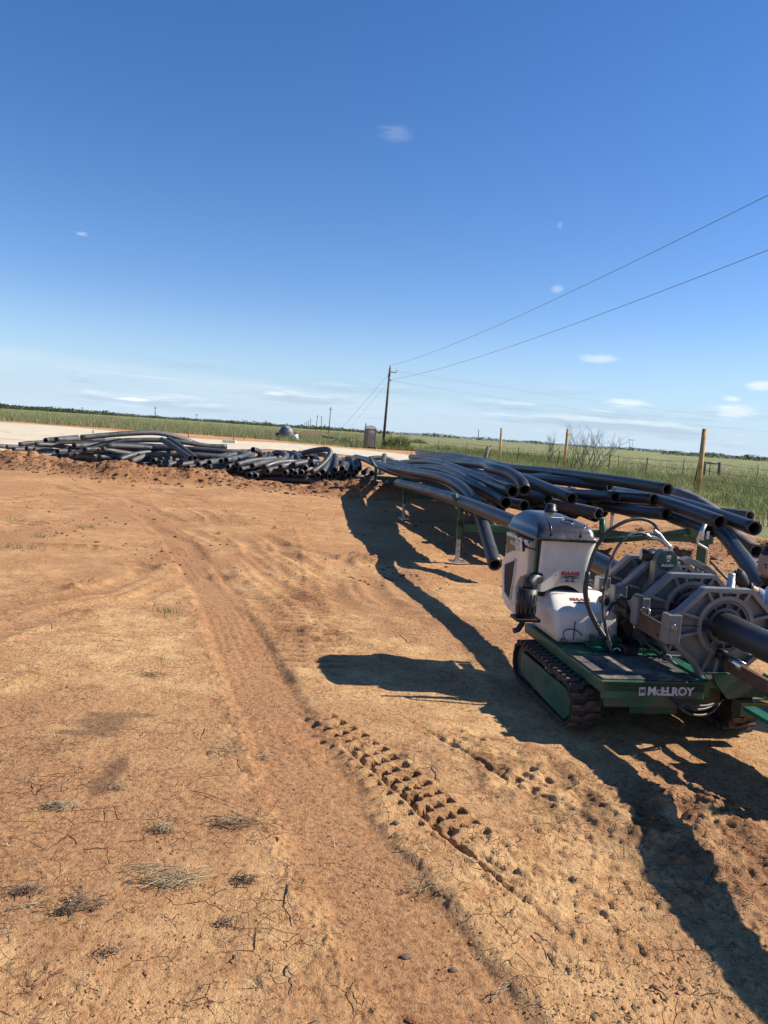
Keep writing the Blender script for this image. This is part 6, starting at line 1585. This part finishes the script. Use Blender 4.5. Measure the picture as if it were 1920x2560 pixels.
def clod_material():
    m = bpy.data.materials.new('soil_clod'); m.use_nodes = True; T = NT(m.node_tree); bs = T.n['Principled BSDF']
    tone = T.new('ShaderNodeAttribute', attribute_name='tone').outputs['Fac']; pos = T.new('ShaderNodeNewGeometry').outputs['Position']
    c = T.mix(tone, (.20, .085, .040), (.50, .28, .145)); c = T.mix(T.math('MULTIPLY', T.ramp(T.noise(pos, 40, 5, .7), .4, .7), .5), c, (.12, .05, .025))
    T.put(bs.inputs['Base Color'], c); bs.inputs['Roughness'].default_value = .95; bs.inputs['Specular IOR Level'].default_value = .2
    T.put(bs.inputs['Normal'], T.bump(T.noise(pos, 90, 5, .7), .6, .006)); return m
M_CLOD = clod_material()
M_STRAW = mat('straw', (.33, .26, .155), .8, var=.35, vscale=30); M_DKST = mat('dark_litter', (.150, .100, .066), .9, var=.4, vscale=30)
M_CHIP = mat('dark_chip', (.120, .062, .036), .9, var=.5, vscale=30)
M_CLODD = mat('dark_clod', (.135, .058, .030), .95, var=.5, vscale=8, bump=.6, bscale=60)
rng = np.random.default_rng(99)
# near loose crumbs: denser where the ground is rough, along tyre prints and the crumbled edge
P = sector(46000, -150, 2080, 1.35, 9.5, 100, 1.0); f_ = ground_fields(P[:, 0], P[:, 1]); s_, d1, a1 = polyd(P[:, 0], P[:, 1], EDGE); s_, d2, a2 = polyd(P[:, 0], P[:, 1], LUG); s_, d3, a3 = polyd(P[:, 0], P[:, 1], LUG2)
clump = sstep(fbm(P[:, 0] * 2.1, P[:, 1] * 2.1, 3, 401), .50, .68)
pr_ = .035 + .30 * f_[5] * clump + .55 * sstep(-d1, -.14, -.02) * clump + .35 * sstep(-d2, -.24, -.10) * clump + .35 * sstep(-d3, -.24, -.1) * clump - .03 * f_[2]
k_ = rng.uniform(0, 1, len(P)) < pr_; P = P[k_]; P[:, 2] = f_[0][k_]
S = np.clip(rng.lognormal(-5.75, .5, len(P)), .0020, .0095)
clod_field('soil_crumbs', P, S, M_CLOD, 4)
P = sector(16000, -150, 2080, 1.4, 12, 140, 1.0); P = lift(P[rng.uniform(0, 1, len(P)) < .03 + .4 * sstep(fbm(P[:, 0] * 1.3 + 5, P[:, 1] * 1.3, 3, 421), .50, .70)])
clod_field('dark_chips', P, np.clip(rng.lognormal(-6.05, .4, len(P)), .0015, .0050), M_CHIP, 9)
# berm and mid-ground clods
def along(poly, n, spread, seed):
    rs = np.random.default_rng(seed); Q = np.array(poly); L = np.r_[0, np.cumsum(np.hypot(*(Q[1:] - Q[:-1]).T))]; t = rs.uniform(0, L[-1], n)
    return np.c_[np.interp(t, L, Q[:, 0]) + rs.normal(0, .1, n), np.interp(t, L, Q[:, 1]) + rs.normal(0, spread, n), np.zeros(n)]
P = lift(along(BERM, 4200, .5, 7)); clod_field('berm_clods', P, np.clip(rng.lognormal(-3.75, .5, len(P)), .012, .075), M_CLODD, 5)
P = sector(7000, -100, 2100, 8, 19, 102); cl_ = sstep(fbm(P[:, 0] * .7, P[:, 1] * .7, 3, 403), .52, .66); P = lift(P[rng.uniform(0, 1, len(P)) < .06 + .5 * cl_]); clod_field('site_clods', P, np.clip(rng.lognormal(-4.4, .5, len(P)), .006, .04), M_CLODD, 6)
P = np.c_[rng.uniform(2.2, 9.5, 9000), rng.uniform(6.3, 15.5, 9000), np.zeros(9000)]; f_ = ground_fields(P[:, 0], P[:, 1]); k_ = rng.uniform(0, 1, len(P)) < f_[1] * .8; P = P[k_]; P[:, 2] = f_[0][k_]
clod_field('turned_clods', P, np.clip(rng.lognormal(-3.95, .55, len(P)), .01, .08), M_CLODD, 8)

# straw and twig litter: each little heap is a thing
def litter(name, u, v, length, nst, label, seed, mt=None, ang=0.0, thick=.0022, spread=.06, cat='straw', grp='tufts of dead grass on the soil'):
    rs = random.Random(seed); c = gnd(u, v); c.z = zat(c.x, c.y); m_ = MB()
    for k in range(int(nst * 1.15)):
        a = ang + rs.gauss(0, .45); L = length * .65 * rs.uniform(.25, 1.0); o = Vector((rs.gauss(0, spread), rs.gauss(0, spread * .5), 0)); d = Vector((math.cos(a), math.sin(a), 0)); pts = []
        for i in range(4):
            t = i / 3 - .5; q = o + d * L * t + Vector((0, 0, .004 + .034 * rs.random() * (1 - abs(t)))) + Vector((rs.gauss(0, .008), rs.gauss(0, .008), 0)); pts.append(q)
        m_.tube(pts, thick * .7 * rs.uniform(.5, 1.3), 4, r2=thick * .25)
    o = m_.build(name, mt or M_STRAW, None, label, cat, grp); o.location = c; return o
litter('straw_tuft', 145, 2024, .17, 34, 'pale straw tuft left of centre below the dark stain', 1, ang=.1, spread=.035)
litter('straw_tuft', 600, 2063, .22, 46, 'long dark streak of dead grass with pale stalks, near the wheel path', 2, M_DKST, ang=.05, spread=.06)
litter('straw_tuft', 560, 2052, .15, 8, 'few pale stalks crossing the left end of the dark dead grass streak', 21, ang=.35, spread=.04)
litter('straw_tuft', 410, 2078, .09, 30, 'small round straw tuft left of the dark dead grass streak', 3, ang=.4, spread=.022)
litter('straw_tuft', 425, 2205, .26, 60, 'largest flattened straw bundle in the lower left, with one long stalk', 4, ang=.15, spread=.06)
litter('straw_tuft', 500, 2190, .20, 6, 'long thin stalks pointing right from the largest straw bundle', 41, ang=.4, spread=.03)
litter('straw_tuft', 68, 2232, .13, 34, 'dark straw tuft at the left edge in the lower part', 5, M_DKST, ang=.7, spread=.03)
litter('straw_tuft', 210, 2265, .14, 44, 'loose dark dead grass scattered right of the left edge tuft', 6, M_DKST, ang=.6, spread=.06)
litter('straw_tuft', 163, 2288, .07, 30, 'small dark dead grass clump, lowest of the left group', 7, M_DKST, ang=.2, spread=.02)
litter('straw_tuft', 618, 2208, .08, 34, 'round dark tuft of dead grass left of the wheel path edge', 8, M_DKST, ang=.2, spread=.026)
litter('straw_tuft', 560, 2310, .07, 18, 'small dark rootlets in the lower centre left', 9, M_DKST, ang=1.2, spread=.02)
litter('straw_tuft', 280, 2388, .06, 18, 'tiny dead tuft near the bottom left cracks', 10, M_DKST, ang=.6, spread=.018)
litter('straw_tuft', 385, 1693, .20, 22, 'bent dead stems above and right of the dark stain', 11, M_DKST, ang=-.1, spread=.05)
litter('straw_tuft', 295, 1980, .07, 20, 'small grey tuft just below the dark stain tail', 12, ang=.4, spread=.02)
litter('straw_tuft', 1065, 2215, .10, 26, 'wispy dry grass on the worn path in the lower centre', 13, ang=.9, spread=.05)
litter('straw_tuft', 1240, 2475, .16, 5, 'two pale stalks crossing at the bottom right of centre', 14, ang=.4, spread=.02)
litter('straw_tuft', 570, 1885, .14, 26, 'pale thin stems at the upper edge of the wheel path', 15, ang=-.5, spread=.05)
litter('straw_tuft', 660, 1890, .12, 18, 'thin pale stems beside the wheel path edge, right of another tuft', 16, ang=-.9, spread=.03)
def twig(u0, v0, u1, v1, r, lb, seed, mt=None):
    rs = random.Random(seed); a = gnd(u0, v0); b = gnd(u1, v1); a.z = zat(a.x, a.y) + .006; b.z = zat(b.x, b.y) + .006; n = 6
    pts = [a.lerp(b, i / n) + Vector((rs.gauss(0, .006), rs.gauss(0, .006), .008 * math.sin(math.pi * i / n))) for i in range(n + 1)]; p0 = a.copy()
    o = MB().tube([q - p0 for q in pts], r, 6, r2=r * .4).build('twig', mt or M_DKST, None, lb, 'twig', 'twigs on the soil'); o.location = p0
twig(717, 2215, 735, 2315, .0028, 'dark curved twig standing out on the pale crust in the lower centre', 1)
twig(592, 2385, 594, 2410, .003, 'short dark twig below the dark curved one', 2)
twig(722, 2420, 726, 2480, .003, 'thin dark twig near the bottom, right of centre left', 3)
twig(1083, 1922, 1100, 1960, .0028, 'dark forked twig right of the tyre print', 4)
twig(1340, 2335, 1385, 2400, .0028, 'dark twig lying along the cracked soil in the lower right', 5)
twig(1620, 2470, 1668, 2502, .005, 'reddish curved twig near the bottom right', 6, M_RUST)
twig(1690, 1300 + 120, 1745, 1380 + 5, .006, 'pale stick standing out of the turned soil right of the machine', 7, M_LATH)
twig(85, 2272, 20, 2270 - 55 + 60, .003, 'thin pale stalk by the left edge', 8, M_STRAW)
twig(478, 1985, 660, 2040, .002, 'long thin stem reaching the dark dead grass streak', 9)
twig(1740, 2075, 1800, 2160, .002, 'fine root lying across the rough soil at the lower right', 10)
# green tufts
def tuft(u, v, h, n, lb, seed, mt=None):
    c = gnd(u, v); c.z = zat(c.x, c.y); rs = np.random.default_rng(seed)
    o = blade_mesh('grass_tuft', np.c_[rs.normal(0, .07, (n, 2)) * [1.6, 1.0], np.zeros(n)], rs.uniform(.6, 1, n) * h, .012, 9, mt or M_GREEN, 2, .95, .3, seed, label=lb, cat='grass tuft', group='small green tufts on the bare soil')
    o.location = c
tuft(408, 1533, .10, 6, 'brightest small green grass tuft, left of the wheel path', 1)
tuft(385, 1512, .08, 4, 'smaller green tuft just behind the brightest one', 2)
tuft(340, 1627, .06, 4, 'faint bluish green tuft on the pale crust', 3)
tuft(62, 1376, .13, 9, 'green tuft at the left edge below the tracks', 4)
tuft(110, 1343, .11, 9, 'straggling green tuft right of the left edge one', 5, M_WEED)
tuft(200, 1318, .12, 10, 'broad low green tuft behind the dark clods', 6)
tuft(222, 1457, .06, 4, 'tiny green sprig beside the dark clod', 7)
tuft(70, 1305, .08, 4, 'small green sprig farthest to the left', 8)
tuft(230, 1303, .07, 4, 'small green sprig right of the broad low tuft', 9)
tuft(420, 1548, .06, 3, 'tiny sprig just in front of the brightest tuft', 10)
# weeds on the berm by the stands
P = lift(along(G2((800, 1226), (850, 1228), (930, 1234)), 46, .35, 55)); blade_mesh('berm_weeds', P, np.random.default_rng(3).uniform(.12, .34, len(P)), .02, 10, M_DRY, 2, .8, .3, 57, kind='stuff')
P = lift(along(G2((1560, 1400), (1700, 1390), (1880, 1350)), 120, 1.6, 56)); blade_mesh('loose_straw', P, np.random.default_rng(4).uniform(.10, .25, len(P)), .012, 7, M_DRY, 2, 1.6, .6, 58, kind='stuff')
# thin dead straw scattered over the near ground
P = sector(3200, -100, 2050, 1.4, 9, 131); P = lift(P[rng.uniform(0, 1, len(P)) < .15 + .85 * sstep(fbm(P[:, 0] * 1.4, P[:, 1] * 1.4, 3, 411), .52, .66)][:1300]); blade_mesh('scattered_straw', P, np.random.default_rng(5).uniform(.02, .06, len(P)), .012, 3, M_DRY, 2, 2.2, .5, 59, kind='stuff')
# dark chip on the worn path, two dark pebbles lower down
for u, v, s, lb in ((990, 2066, .013, 'small dark flat chip lying on the worn path'), (1016, 2378, .014, 'dark lump in the lower centre, with a second one right of it'), (1136, 2412, .011, 'dark lump low centre, smaller and right of the first'), (1027, 2455 + 80, .012, 'pale broken clod at the bottom edge of the centre')):
    c = gnd(u, v); rs = random.Random(u); bm = bmesh.new(); bmesh.ops.create_icosphere(bm, subdivisions=2, radius=s)
    for q in bm.verts: q.co = Vector((q.co.x * 1.3, q.co.y * .9, q.co.z * .55)) * rs.uniform(.8, 1.15)
    m_ = MB(); m_.add([q.co.copy() for q in bm.verts], [[w.index for w in f.verts] for f in bm.faces]); bm.free()
    o = m_.build('soil_lump', M_DKST if 'pale' not in lb else M_CLOD, None, lb, 'lump'); o.location = (c.x, c.y, zat(c.x, c.y) + s * .3)
